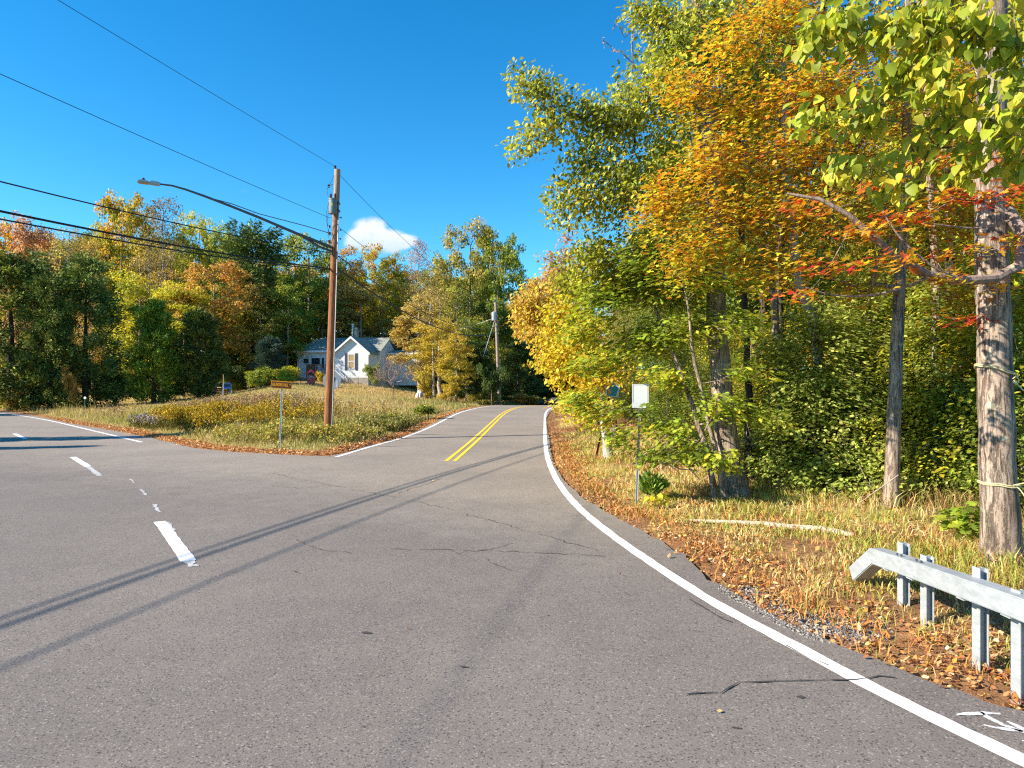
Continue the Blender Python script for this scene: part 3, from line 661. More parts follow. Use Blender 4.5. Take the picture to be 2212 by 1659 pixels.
def make_tree(trunk, r0, r1, cl, crad, K, tpl, size, stops, rng, rise=.45, seg=.7, start=.15, tip=.006, rmin=0, bow=.08, mode='leaf', flat_=.7, spread=.5, cq=None, grad=0, droop=.25, mat=None, bmat=None, val=.36, sides=(12, 6, 4), along=0):
    "returns (trunk mesh, crown mesh) in the coordinates of the inputs"
    cl = np.asarray(cl, float); N, par, R, kids, ntr, order = grow(trunk, r0, r1, cl, rise, seg, start, tip, 2.35, bow, rng)
    V_, F_ = tubes(N, par, R, kids, ntr, rmin, sides)
    tm = rawmesh('trunk', V_, F_, bmat or M_BARK, True)
    n = len(cl); K = int(K); crad = np.broadcast_to(np.asarray(crad, float), (n,))
    g = rng.normal(0, 1, (n, K, 3)); g /= np.maximum(1, np.linalg.norm(g, axis=2, keepdims=True) / 1.7); g[..., 2] *= flat_
    pos = cl[:, None] + g * crad[:, None, None] * .6
    cq_ = (rng.random(n) if cq is None else np.asarray(cq))
    q = cq_[:, None] * (1 - spread) + spread * rng.random((n, K))
    if grad:
        z0, z1 = cl[:, 2].min(), cl[:, 2].max(); q = q + grad * ((pos[..., 2] - z0) / (z1 - z0 + .01) - .5)
    pos = pos.reshape(-1, 3); m = len(pos)
    axis_ = np.array(trunk, float); ax = np.stack([np.interp(pos[:, 2], axis_[:, 2], axis_[:, k]) for k in (0, 1)], 1) if axis_[-1, 2] > axis_[0, 2] else axis_[:1, :2]
    outw = np.zeros((m, 3)); outw[:, :2] = pos[:, :2] - ax; outw = unit(outw)
    if mode == 'leaf':
        d = outw * .5 + rng.normal(0, .6, (m, 3)) - np.array([0, 0, droop * 2]); nr = rng.normal(0, .55, (m, 3)) + np.array([0, 0, 1.])+ outw * .35
    elif mode == 'hang':
        d = rng.normal(0, .35, (m, 3)) - np.array([0, 0, 1.]) + outw * .3; nr = rng.normal(0, .6, (m, 3)) + outw * .6
    elif mode == 'layer':
        d = outw * .9 + rng.normal(0, .5, (m, 3)) * np.array([1, 1, .35]) - np.array([0, 0, .15]); nr = rng.normal(0, .3, (m, 3)) + np.array([0, 0, 1.])
    else:
        d = outw + rng.normal(0, .45, (m, 3)) + np.array([0, 0, -droop]); nr = rng.normal(0, .7, (m, 3)) + np.array([0, 0, .6])
    col = ramp_np(q.reshape(-1), stops) * np.exp(rng.normal(0, val, (m, 1)))
    LV, LFs, LC = place_leaves(pos, d, nr, size * rng.uniform(.6, 1.25, m), tpl, np.clip(col * 1.08 + np.array([0, 0, .008]), .004, .8))
    cm_ = rawmesh('crown', LV, LFs, mat or (M_NEEDLE if mode == 'needle' else M_LEAF), False, LC)
    return tm, cm_
# leaf colour ramps
POP = [(0, (.13, .18, .025)), (.35, (.27, .31, .03)), (.7, (.46, .43, .04)), (1, (.6, .46, .06))]
LINDEN = [(0, (.2, .28, .025)), (.5, (.38, .43, .035)), (.85, (.6, .5, .04)), (1, (.7, .4, .04))]
YG = [(0, (.15, .20, .02)), (.35, (.32, .36, .025)), (.7, (.54, .48, .03)), (1, (.68, .5, .05))]
GREEN = [(0, (.07, .12, .018)), (.4, (.16, .22, .025)), (.75, (.28, .32, .03)), (1, (.46, .4, .04))]
DGREEN = [(0, (.03, .065, .015)), (.5, (.075, .12, .022)), (1, (.19, .22, .035))]
CEDAR = [(0, (.06, .12, .015)), (.5, (.14, .24, .025)), (1, (.28, .34, .03))]
ORANGE = [(0, (.18, .25, .02)), (.3, (.46, .42, .02)), (.58, (.74, .44, .025)), (.85, (.72, .24, .02)), (1, (.55, .08, .025))]
GOLDTOP = [(0, (.10, .16, .015)), (.4, (.27, .30, .02)), (.65, (.55, .38, .02)), (1, (.62, .24, .02))]
TAN = [(0, (.2, .17, .04)), (.4, (.38, .27, .06)), (.7, (.52, .37, .1)), (1, (.6, .44, .16))]
RUSTY = [(0, (.24, .2, .04)), (.4, (.46, .32, .06)), (.7, (.58, .32, .06)), (1, (.56, .22, .06))]
OLIVE = [(0, (.11, .14, .025)), (.4, (.25, .25, .04)), (.7, (.38, .32, .055)), (1, (.5, .34, .08))]
REDS = [(0, (.30, .33, .02)), (.3, (.58, .44, .02)), (.55, (.6, .2, .02)), (.75, (.55, .05, .02)), (1, (.35, .02, .015))]
YELLOW = [(0, (.26, .28, .02)), (.35, (.52, .42, .02)), (.75, (.68, .46, .03)), (1, (.68, .33, .03))]
TANO = [(0, (.3, .28, .05)), (.4, (.56, .42, .06)), (.75, (.66, .38, .07)), (1, (.62, .26, .08))]
TANY = [(0, (.2, .2, .03)), (.4, (.42, .34, .04)), (.75, (.6, .42, .05)), (1, (.6, .33, .07))]
EVER = [(0, (.05, .085, .015)), (.5, (.13, .17, .025)), (.85, (.26, .27, .04)), (1, (.42, .26, .05))]
EVER2 = [(0, (.045, .085, .018)), (.5, (.11, .17, .03)), (1, (.24, .27, .045))]
SPRUCE = [(0, (.035, .07, .05)), (.5, (.07, .12, .085)), (1, (.14, .2, .13))]
BROWNISH = [(0, (.09, .065, .03)), (.5, (.2, .14, .05)), (1, (.33, .24, .09))]
PINK = [(0, (.3, .22, .09)), (.5, (.52, .28, .14)), (1, (.55, .25, .15))]

def env_clusters(kind, H, n, rng, R=None):
    o = []; ph = rng.uniform(0, 6.28, 8)
    while len(o) < n:
        if kind == 'round':
            R_ = R or .27 * H; v = unit(rng.normal(0, 1, 3)); r = rng.random() ** .42
            lump = .78 + .22 * math.sin(3 * math.atan2(v[1], v[0]) + ph[0] + 4 * v[2]) + .12 * math.sin(5 * v[2] + ph[1])
            p = v * r * np.array([R_, R_, .36 * H]) * lump + np.array([0, 0, .62 * H])
        elif kind == 'tall':
            R_ = R or .2 * H; z = rng.uniform(.25, 1) ; prof = math.sin(math.pi * min(1, (z - .2) / .85)) ** .7
            a = rng.uniform(0, 6.28); lump = .75 + .3 * math.sin(3 * a + ph[2] + 9 * z) * math.sin(13 * z + ph[3])
            r = R_ * prof * lump * rng.random() ** .45; p = np.array([math.cos(a) * r, math.sin(a) * r, z * H])
        elif kind == 'cone':
            R_ = R or .2 * H; z = rng.random() ** 1.3; rr = R_ * (1 - z) ** .75 * (.8 + .25 * math.sin(z * 46 + ph[4]))
            a = rng.uniform(0, 6.28); r = rr * (rng.random() ** .35) * (.85 + .2 * math.sin(4 * a + ph[5] + z * 11)); p = np.array([math.cos(a) * r, math.sin(a) * r, (.06 + .93 * z) * H])
        elif kind == 'oval':
            R_ = R or .23 * H; z = rng.random(); rr = R_ * (math.sin(math.pi * (z * .86 + .14) ** .8) ** .6) 
            a = rng.uniform(0, 6.28); r = rr * (rng.random() ** .35) * (.86 + .16 * math.sin(3 * a + ph[5] + z * 9) + .08 * math.sin(9 * a + 17 * z)); p = np.array([math.cos(a) * r, math.sin(a) * r, (.04 + .95 * z) * H])
        elif kind == 'bush':
            R_ = R or .55 * H; v = unit(rng.normal(0, 1, 3)); v[2] = abs(v[2]); r = rng.random() ** .4
            lump = .82 + .2 * math.sin(3 * math.atan2(v[1], v[0]) + ph[0])
            p = v * r * np.array([R_, R_, .95 * H]) * lump + np.array([0, 0, .06 * H])
        o.append(p)
    return np.array(o)
def lumpy(kind, H, n, rng, R=None):
    "crown as a heap of separate boughs: clumps sit on the shells of smaller lumps"
    o = []; m = {'maple': 17, 'tall': 15, 'ever': 34, 'bush': 9, 'oval': 20}[kind]; C_ = []
    for k in range(m):
        a = k * 2.4 + rng.uniform(-.5, .5)
        if kind == 'maple': R_ = R or .27 * H; z = .38 + .58 * (k + rng.random()) / m; rr = R_ * .72 * math.sin(math.pi * min(1, (z - .22) / .84)) ** .6; lr = R_ * rng.uniform(.36, .52)
        elif kind == 'tall': R_ = R or .19 * H; z = .25 + .72 * (k + rng.random()) / m; rr = R_ * .7 * math.sin(math.pi * min(1, (z - .1) / .95)) ** .6; lr = R_ * rng.uniform(.38, .6)
        elif kind == 'ever': R_ = R or .26 * H; z = .04 + .92 * ((k + rng.random()) / m) ** 1.15; rr = R_ * .72 * (1 - z ** 2.4) ** .6 + .12; lr = R_ * rng.uniform(.3, .5)
        elif kind == 'oval': R_ = R or .23 * H; z = .08 + .86 * (k + rng.random()) / m; rr = R_ * .66 * math.sin(math.pi * (z * .8 + .2)) ** .6; lr = R_ * rng.uniform(.3, .46)
        else: R_ = R or .5 * H; z = rng.uniform(.2, .75); rr = R_ * .7 * rng.random(); lr = R_ * rng.uniform(.35, .55)
        C_.append((math.cos(a) * rr, math.sin(a) * rr, z * H, lr))
    while len(o) < n:
        cx_, cy_, cz_, lr = C_[rng.integers(0, m)]; v = unit(rng.normal(0, 1, 3)); v[2] = v[2] * .8 + .15
        q = np.array([cx_, cy_, cz_]) + v * lr * rng.random() ** .35 * np.array([1, 1, .85])
        if q[2] > .03 * H: o.append(q)
    return np.array(o)
_cache = {}
def generic(kind, var, pal, **kw):
    "cached trunk and crown meshes of a far tree: kind of crown, shape variant, colour ramp"
    key = (kind, var, pal, tuple(sorted(kw.items())))
    if key in _cache: return _cache[key]
    rng = np.random.default_rng(100 + var * 7 + sum(map(ord, kind)))
    st = globals()[pal]; b = M_BARK
    if kind == 'maple':   # broad deciduous, 18 m
        H = 18; cl = lumpy('maple', H, 230, rng); r = make_tree([(0, 0, 0), (.2, .1, 6), (0, 0, 12), (.1, 0, 16)], .26, .05, cl, .72, 58, LF_QUAD, .31, st, rng, seg=1.2, start=.25, tip=.014, rmin=.02, grad=.35, spread=.4, bmat=M_BARK)
    elif kind == 'tall':
        H = 18; cl = lumpy('tall', H, 210, rng); r = make_tree([(0, 0, 0), (.1, 0, 6), (.2, 0, 12), (0, 0, 17)], .2, .04, cl, .66, 52, LF_QUAD, .28, st, rng, seg=1.2, start=.2, tip=.012, rmin=.018, grad=.3, spread=.45, bmat=M_BARKP)
    elif kind == 'sparse':
        H = 18; cl = env_clusters('tall', H, 170, rng, 3.3); r = make_tree([(0, 0, 0), (.1, 0, 6), (-.2, 0, 12), (0, 0, 17.5)], .2, .03, cl, .75, 24, LF_QUAD, .2, st, rng, rise=.9, seg=1.0, start=.2, tip=.018, rmin=0, spread=.5, bmat=M_BARKP)
    elif kind == 'hemlock':
        H = 18; cl = env_clusters('cone', H, 230, rng, 4.0); r = make_tree([(0, 0, 0), (0, 0, 9), (0, 0, 18)], .26, .02, cl, .75, 85, LF_NEEDLE, .5, st, rng, rise=-.12, seg=1.2, start=.05, tip=.012, rmin=.02, mode='needle', flat_=.4, spread=.5, bmat=M_BARKD, sides=(10, 5, 3))
    elif kind == 'cedar':
        H = 8; cl = np.concatenate([lumpy('oval', H, 190, rng, 1.9), env_clusters('oval', H, 170, rng, 1.75)]); r = make_tree([(0, 0, 0), (0, 0, 4), (0, 0, 7.4)], .16, .02, cl, .34, 66, LF_NEEDLE, .25, st, rng, rise=.9, seg=.6, start=.03, tip=.008, rmin=.012, mode='needle', flat_=1.1, droop=-.8, spread=.5, bmat=M_BARKD, sides=(10, 5, 3))
    elif kind == 'ever':
        H = 14; cl = np.concatenate([lumpy('ever', H, 380, rng), env_clusters('oval', H * .97, 90, rng, 2.9)]); r = make_tree([(0, 0, 0), (.1, 0, 5), (0, 0, 13)], .3, .03, cl, .55, 62, LF_NEEDLE, .36, st, rng, rise=.5, seg=.9, start=.08, tip=.010, rmin=.012, mode='needle', flat_=.8, droop=-.1, spread=.5, val=.45, bmat=M_BARKD, sides=(10, 5, 3))
    elif kind == 'shrub':
        H = 3; cl = lumpy('bush', H, 130, rng); r = make_tree([(0, 0, 0), (.05, 0, .5), (0, 0, 1.2)], .05, .02, cl, .26, 50, LF_QUAD, .13, st, rng, seg=.3, start=.0, tip=.005, rmin=.006, spread=.6, bmat=M_TWIG, sides=(6, 4, 3))
    elif kind == 'wood':  # woodland tree seen from nearer by
        H = 15; cl = env_clusters('tall', H, 230, rng, 3.4); r = make_tree([(0, 0, 0), (.15, .1, 5), (-.1, .1, 10), (0, 0, 14)], .15, .03, cl, .75, 100, LF_QUAD, .135, st, rng, seg=.9, start=.12, tip=.008, rmin=.0, grad=.2, spread=.55, bmat=M_BARK, sides=(9, 5, 3))
    elif kind == 'under':  # understorey
        H = 5; cl = env_clusters('bush', H, 170, rng, 2.3); r = make_tree([(0, 0, 0), (.1, 0, 1.2), (0, 0, 3)], .05, .015, cl, .42, 75, LF_OVAL, .095, st, rng, seg=.4, start=.05, tip=.005, rmin=.0, spread=.6, bmat=M_TWIG, mode='layer', sides=(7, 4, 3))
    _cache[key] = r; return r
HN = {'ever': 14, 'maple': 18, 'tall': 18, 'sparse': 18, 'hemlock': 18, 'cedar': 8, 'shrub': 3, 'wood': 15, 'under': 5}
NM = {'ever': 'evergreen_tree', 'maple': 'broadleaf_tree', 'tall': 'broadleaf_tree', 'sparse': 'thin_leaved_tree', 'hemlock': 'hemlock_tree', 'cedar': 'cedar_tree', 'shrub': 'shrub', 'wood': 'woodland_tree', 'under': 'understorey_shrub'}
def put_tree(kind, var, pal, loc, H, wscale=1.0, label=None, group=None, rz=None, name=None, lean=0):
    tm, cm_ = generic(kind, var, pal); s = H / HN[kind]
    cat = 'shrub' if kind in ('shrub', 'under') else 'tree'
    r = thing(name or NM[kind], label, cat, loc, 0, group)
    rz = rz if rz is not None else (loc[0] * 7.3 + loc[1] * 3.1) % 6.28
    r.rotation_euler = (0, lean, rz) if lean == 0 else (0, lean, 0); r.scale = (s * wscale, s * wscale, s)
    link('trunk' if cat == 'tree' else 'stems', tm, r); link('crown', cm_, r); return r
def far_tree(kind, var, pal, px, top, d, wpx=None, label=None, name=None, group=None, rz=None):
    "tree whose foot is at that column and distance and whose tip reaches the given row"
    b = GD(px, d); ztop = CZ + (HY - top) * d / F; H = ztop - b[2]
    W0 = {'ever': .52, 'maple': .54, 'tall': .37, 'sparse': .36, 'hemlock': .42, 'cedar': .5, 'shrub': 1.1, 'wood': .42, 'under': .95}[kind] * H
    ws = (wpx * d / F / W0) if wpx else 1
    return put_tree(kind, var, pal, (b[0], b[1], b[2] - .05), H, ws, label, group, rz, name)

FT = [ # kind, variant, palette, px, top row, distance, width px, label, name
 ('ever', 1, 'EVER', 25, 540, 60, 215, 'broad dark evergreen at the far end of the meadow with grey snags poking out', 'evergreen_tree'),
 ('ever', 2, 'EVER2', 185, 548, 61, 150, 'second broad dark evergreen with dense drooping sides next to the cedar pair', 'evergreen_tree'),
 ('ever', 3, 'EVER', 108, 585, 59, 110, 'shorter dark evergreen squeezed between the two broad ones', 'evergreen_tree'),
 ('shrub', 1, 'RUSTY', 55, 790, 58, 80, 'low orange leaved branches under the dark evergreens', 'maple_sapling'),
 ('shrub', 2, 'RUSTY', 152, 778, 58, 46, 'small orange sapling glowing in front of the dark evergreen trunks', 'maple_sapling'),
 ('cedar', 3, 'CEDAR', 332, 652, 62, 112, 'bright green cedar, the sunlit one of the pair at the meadow edge', 'cedar_tree'),
 ('cedar', 4, 'DGREEN', 430, 668, 64, 108, 'darker cedar touching the bright green one', 'cedar_tree'),
 ('maple', 1, 'ORANGE', 8, 480, 88, 130, 'orange yellow maple top at the left edge above the evergreens', 'maple_tree'),
 ('tall', 2, 'PINK', 70, 470, 86, 100, 'pinkish orange tree top behind the dark evergreens', 'maple_tree'),
 ('sparse', 1, 'TAN', 150, 492, 84, 120, 'tan and olive tree with thin top behind the dark evergreens', 'thin_leaved_tree'),
 ('sparse', 2, 'RUSTY', 200, 520, 80, 90, 'rusty thin tree between the evergreens and the tall golden maple', 'thin_leaved_tree'),
 ('maple', 2, 'GOLDTOP', 262, 418, 92, 132, 'tall maple with orange and yellow top under the lamp', 'maple_tree'),
 ('sparse', 3, 'BROWNISH', 352, 425, 86, 130, 'tall half bare tree with brown leaves and pale limbs', 'thin_leaved_tree'),
 ('sparse', 1, 'TAN', 320, 520, 82, 110, 'brown half bare tree below the tall golden maple', 'thin_leaved_tree'),
 ('maple', 1, 'YG', 430, 472, 96, 110, 'green and yellow tree top just right of the half bare tree', 'broadleaf_tree'),
 ('tall', 1, 'YG', 300, 600, 76, 130, 'yellow green tree hung with vines behind the bright cedar', 'broadleaf_tree'),
 ('tall', 2, 'YG', 395, 610, 74, 120, 'bright yellow green tree between the bare tree and the orange one', 'broadleaf_tree'),
 ('maple', 3, 'RUSTY', 462, 575, 78, 175, 'rounded orange tan tree above the dark cedar', 'maple_tree'),
 ('ever', 1, 'DGREEN', 545, 485, 84, 175, 'dark layered hemlock standing tall left of the house', 'hemlock_tree'),
 ('maple', 2, 'GREEN', 500, 500, 94, 110, 'olive green tree behind the tall hemlock', 'broadleaf_tree'),
 ('maple', 3, 'GREEN', 668, 508, 90, 150, 'green tree standing behind the top half of the utility pole', 'broadleaf_tree'),
 ('tall', 3, 'GREEN', 620, 600, 82, 100, 'mid green tree between the hemlock and the utility pole', 'broadleaf_tree'),
 ('tall', 1, 'RUSTY', 748, 545, 92, 80, 'narrow rust coloured tree just right of the utility pole', 'broadleaf_tree'),
 ('maple', 1, 'GOLDTOP', 828, 540, 96, 110, 'orange topped maple under the cloud', 'maple_tree'),
 ('sparse', 2, 'PINK', 905, 520, 95, 90, 'nearly bare tree with a few pink leaves right of the orange maple', 'thin_leaved_tree'),
 ('sparse', 3, 'OLIVE', 930, 580, 88, 120, 'thin olive tree between the bare one and the big round tree', 'thin_leaved_tree'),
 ('maple', 3, 'OLIVE', 1015, 490, 92, 150, 'big round olive green tree behind the second utility pole', 'broadleaf_tree'),
 ('maple', 2, 'GREEN', 1075, 505, 90, 115, 'dark green tree joined to the big round one on its right', 'broadleaf_tree'),
 ('tall', 2, 'TAN', 780, 620, 90, 120, 'brown leaved tree right behind the house chimney', 'broadleaf_tree'),
 ('tall', 3, 'OLIVE', 700, 650, 90, 120, 'olive tree behind the left half of the house roof', 'broadleaf_tree'),
 ('tall', 1, 'OLIVE', 560, 660, 80, 110, 'olive undergrowth tree behind the blue green spruces', 'broadleaf_tree'),
 ('tall', 1, 'TAN', 905, 640, 74, 120, 'golden brown tree arching over the right end of the house', 'broadleaf_tree'),
 ('sparse', 3, 'TAN', 950, 620, 72, 150, 'yellow tan tree at the corner of the house addition', 'broadleaf_tree'),
 ('sparse', 1, 'YG', 985, 620, 72, 90, 'slender pale stemmed tree left of the second utility pole', 'thin_leaved_tree'),
 ('tall', 2, 'GREEN', 1010, 690, 80, 120, 'shaded green tree beneath the big round one', 'broadleaf_tree'),
 ('ever', 3, 'DGREEN', 1030, 738, 70, 100, 'low dark hemlock left of the second utility pole foot', 'hemlock_tree'),
 ('ever', 2, 'DGREEN', 1120, 735, 76, 95, 'dark hemlock just right of the second utility pole', 'hemlock_tree'),
 ('hemlock', 2, 'DGREEN', 1175, 700, 82, 100, 'darkest hemlock where the side road vanishes', 'hemlock_tree'),
 ('hemlock', 3, 'DGREEN', 1235, 690, 86, 110, 'dark hemlock beyond the crest, partly behind the yellow leaves', 'hemlock_tree'),
 ('tall', 1, 'GREEN', 1145, 640, 92, 90, 'green tree between the dark hemlocks beyond the crest', 'broadleaf_tree'),
 ('cedar', 1, 'SPRUCE', 580, 728, 74, 76, 'blue green spruce left of the house, the taller of two', 'spruce_tree'),
 ('cedar', 3, 'SPRUCE', 618, 745, 86, 46, 'smaller blue green spruce next to the left end of the house', 'spruce_tree'),
 ('shrub', 1, 'YG', 624, 775, 68, 84, 'yellow green rhododendron shaped bush by the deck', 'shrub'),
 ('shrub', 2, 'YELLOW', 692, 796, 71, 26, 'small yellow bush between the red wishing well and the utility pole', 'shrub'),
 ('shrub', 3, 'GREEN', 804, 770, 74, 36, 'small green tree against the right corner of the white gable wall', 'shrub'),
 ('shrub', 2, 'TANY', 918, 800, 64, 50, 'low golden brush at the foot of the thicket', 'shrub'),
 ('shrub', 3, 'TANY', 975, 815, 63, 60, 'low yellow brush by the side road edge before the crest', 'shrub'),
 ('shrub', 1, 'GREEN', 565, 775, 70, 90, 'green bushes in shade left of the spruce', 'shrub'),
 ('shrub', 2, 'DGREEN', 500, 770, 72, 90, 'dark bushes behind the blue garden seat', 'shrub'),
 ('shrub', 3, 'GREEN', 250, 780, 66, 90, 'green undergrowth left of the bright cedar', 'shrub'),
 ('shrub', 1, 'YG', 8, 800, 62, 60, 'sunlit yellow green bush at the left edge by the road', 'shrub'),
 ('tall', 2, 'TANY', 938, 690, 68, 100, 'yellow leaved thicket right of the white covered stand', 'shrub'),
 ('tall', 3, 'TANY', 985, 720, 65, 80, 'golden thicket beside the crest left of the road', 'shrub'),
 ('shrub', 1, 'OLIVE', 1050, 835, 66, 110, 'low olive scrub where the road edge meets the trees', 'shrub'),
 ('shrub', 3, 'DGREEN', 1062, 765, 64, 70, 'dark bush hiding the foot of the second utility pole', 'shrub'),
 ('shrub', 2, 'RUSTY', 1135, 845, 70, 90, 'low rusty scrub beyond the crest', 'shrub'),
]
for kind, var, pal, px, top, d, wpx, lab, nm in FT:
    far_tree(kind, var, pal, px, top, d, wpx, lab, nm)
rngf = np.random.default_rng(77)
def mark(px, lm):
    return min(lm, key=lambda m: abs(m[0] - px))[1]
LMK = [(0, 'at the left edge'), (100, 'above the broad dark evergreens'), (190, 'between the evergreens and the tall golden maple'), (270, 'behind the tall golden maple'), (350, 'behind the tall half bare tree'), (430, 'above the darker cedar'), (500, 'left of the tall hemlock'), (580, 'right of the tall hemlock'), (660, 'above the left end of the house roof'), (715, 'behind the utility pole'), (760, 'above the house chimney'), (830, 'behind the orange topped maple'), (900, 'behind the pink leaved bare tree'), (960, 'left of the big round tree'), (1020, 'behind the big round olive tree'), (1075, 'behind the second utility pole'), (1120, 'right of the second utility pole'), (1180, 'above the point where the side road vanishes'), (1250, 'behind the overhanging gold maple'), (1330, 'hidden by the yellow tree')]
PALN = {'GREEN': 'green', 'DGREEN': 'dark green', 'OLIVE': 'olive', 'TAN': 'tan', 'RUSTY': 'rusty', 'YG': 'yellow green', 'GOLDTOP': 'golden green'}
KN = {'maple': 'round', 'tall': 'tall', 'ever': 'needled'}
LMR = [(1150, 'beyond the crest'), (1250, 'behind the yellow tree'), (1330, 'behind the blue route marker'), (1385, 'behind the white road sign'), (1480, 'behind the oak saplings'), (1580, 'behind the thick furrowed trunk'), (1700, 'right of the thick furrowed trunk'), (1790, 'behind the pale leaning trunk'), (1870, 'left of the slim maple trunk'), (1930, 'behind the slim maple trunk'), (2000, 'right of the slim maple trunk'), (2060, 'behind the two slim trunks'), (2160, 'behind the roped trunk'), (2240, 'at the right edge past the roped trunk')]
for i in range(46):   # the wood behind, one tree after another
    px = -60 + i * 30 + rngf.uniform(-12, 12); d = rngf.uniform(102, 125)
    top = np.interp(px, [0, 150, 260, 350, 450, 700, 820, 950, 1040, 1110, 1200, 1400], [510, 510, 470, 500, 520, 560, 570, 590, 545, 640, 680, 670]) + rngf.uniform(0, 50)
    kk_ = ('maple', 'tall', 'tall', 'maple', 'ever')[i % 5]; pp_ = ('OLIVE', 'TAN', 'YG', 'RUSTY', 'GREEN', 'OLIVE', 'GREEN')[i % 7] if i % 5 != 4 else 'DGREEN'
    ft_ = far_tree(kk_, 1 + i % 3, ('GREEN', 'OLIVE', 'DGREEN', 'TAN', 'GREEN', 'RUSTY')[i % 6] if i % 4 != 2 else 'DGREEN', px, top, d, 120, None, None, 'trees deep in the wood behind the meadow')
    ft_['label'] = f'{KN[kk_]} {PALN[pp_]} tree deep in the wood, {mark(px, LMK)}'
for i in range(34):   # undergrowth closing the foot of the wood
    px = -40 + i * 37 + rngf.uniform(-10, 10); d = rngf.uniform(82, 96)
    if 630 < px < 910: d = 97
    pp_ = ('GREEN', 'OLIVE', 'TAN', 'YG')[i % 4]; wd_ = rngf.uniform(80, 120)
    ft_ = far_tree('shrub', 1 + i % 3, pp_, px, rngf.uniform(715, 770), d, wd_ * 1.25, None, 'undergrowth_bush', 'bushes at the foot of the wood')
    ft_['label'] = f'low {PALN[pp_]} bush at wood foot, {mark(px, LMK)}'
# trees outside the frame on the far side of the main road: they shade its left end
for x_, y_, h_, k_ in ((-34.5, 22.5, 14, 'hemlock'), (-31.5, 18.8, 10.5, 'hemlock'), (-55, 33.5, 13, 'hemlock'), (-60, 45, 15, 'maple'), (-44, 30, 10, 'maple')):
    put_tree(k_, 1, 'DGREEN', (x_, y_, 0), h_, .8, 'tall tree on the far side of the main road whose shadow falls on it', 'trees across the main road')

# ---- right-hand woods: trees placed one by one, crowns as clumps of twigs
def blobs(bl, rng):
    "bl: (px, py, depth, half width px, half height px, number of clumps[, hue])"
    o = []; q = []; 
    for b in bl:
        px, py, d, rx, ry, n = b[:6]; hue = b[6] if len(b) > 6 else None
        c = P(px, py, d); R_ = np.array([rx * d / F, min(rx, ry * 1.3) * d / F * 1.1, ry * d / F])
        v = unit(rng.normal(0, 1, (n, 3))) * (rng.random((n, 1)) ** .45); o.append(c + v * R_)
        q.append(rng.random(n) if hue is None else np.clip(hue + rng.normal(0, .14, n), 0, 1))
    return np.concatenate(o), np.concatenate(q)
def px_tree(name, label, trunk, r0, r1, bl, crad, K, tpl, size, stops, seed, cat='tree', **kw):
    "trunk: [(px, py, depth)], first point is put on the ground"
    rng = np.random.default_rng(seed); t = [P(*p) for p in trunk]
    gz = float(HT(np.array([t[0][0]]), np.array([t[0][1]]))[0]); t[0][2] = gz - .06
    cl, q = blobs(bl, rng); base = t[0].copy()
    ok_ = cl[:, 2] > gz + .12; cl = cl[ok_]; q = q[ok_]
    q = q[:len(cl)]
    pu = CX + F * cl[:, 0] / cl[:, 1]; pv = HY - F * (cl[:, 2] - CZ) / cl[:, 1]
    hide = ((np.abs(pu - 1384) < 42) & (np.abs(pv - 862) < 46) & (cl[:, 1] < 12.9)) | ((np.abs(pu - 1324) < 36) & (np.abs(pv - 842) < 34) & (cl[:, 1] < 20.5)) | ((np.abs(pu - 1378) < 22) & (pv > 900) & (pv < 1100) & (cl[:, 1] < 12.6))
    keep = ~hide | (rng.random(len(cl)) < .12); cl = cl[keep]; q = q[keep]
    tm, cm_ = make_tree([p - base for p in t], r0, r1, cl - base, crad, K, tpl, size, stops, rng, cq=q, **kw)
    r = thing(name, label, cat, tuple(base)); link('trunk' if cat == 'tree' else 'stems', tm, r); link('crown', cm_, r)
    return r
# big furrowed trunk with yellow green crown reaching out to the left
px_tree('poplar_tree', 'thick furrowed trunk behind the white route sign, yellow green crown reaching left over the road', [(1592, 1082, 12.7), (1565, 930, 12.7), (1546, 700, 12.7), (1540, 480, 12.7), (1525, 220, 12.8), (1500, -60, 13), (1500, -260, 13)], .2, .09,
 [(1455, 60, 13, 75, 75, 40), (1400, 25, 13, 40, 40, 12), (1410, 200, 12.6, 90, 55, 36), (1340, 270, 12.4, 80, 45, 28), (1250, 240, 12.2, 65, 28, 16), (1190, 205, 12, 35, 18, 8), (1150, 180, 12, 28, 14, 6), (1128, 158, 12, 10, 8, 2), (1180, 270, 12, 28, 22, 7), (1145, 302, 12, 22, 16, 5), (1120, 320, 12, 8, 7, 2), (1290, 340, 12.2, 55, 40, 16), (1260, 420, 12.2, 50, 55, 20), (1215, 470, 12.4, 22, 18, 4), (1350, 420, 12.5, 95, 60, 34), (1290, 540, 12.6, 75, 35, 18), (1440, 360, 13, 110, 80, 46), (1590, 90, 13.4, 110, 90, 46), (1570, 250, 13.5, 120, 80, 46), (1430, 540, 13, 110, 70, 44), (1560, 440, 13.8, 120, 90, 34), (1700, 150, 14.2, 90, 110, 26), (1310, 600, 13, 60, 45, 16), (1250, 620, 14, 55, 35, 14), (1380, 610, 13, 80, 40, 20), (1500, 120, 12.6, 70, 60, 26), (1440, 150, 12.6, 60, 40, 18)],
 .36, 56, LF_OVAL, .088, POP, 201, seg=.5, start=.3, tip=.006, spread=.45, sides=(16, 6, 4), droop=.3, rise=.3)
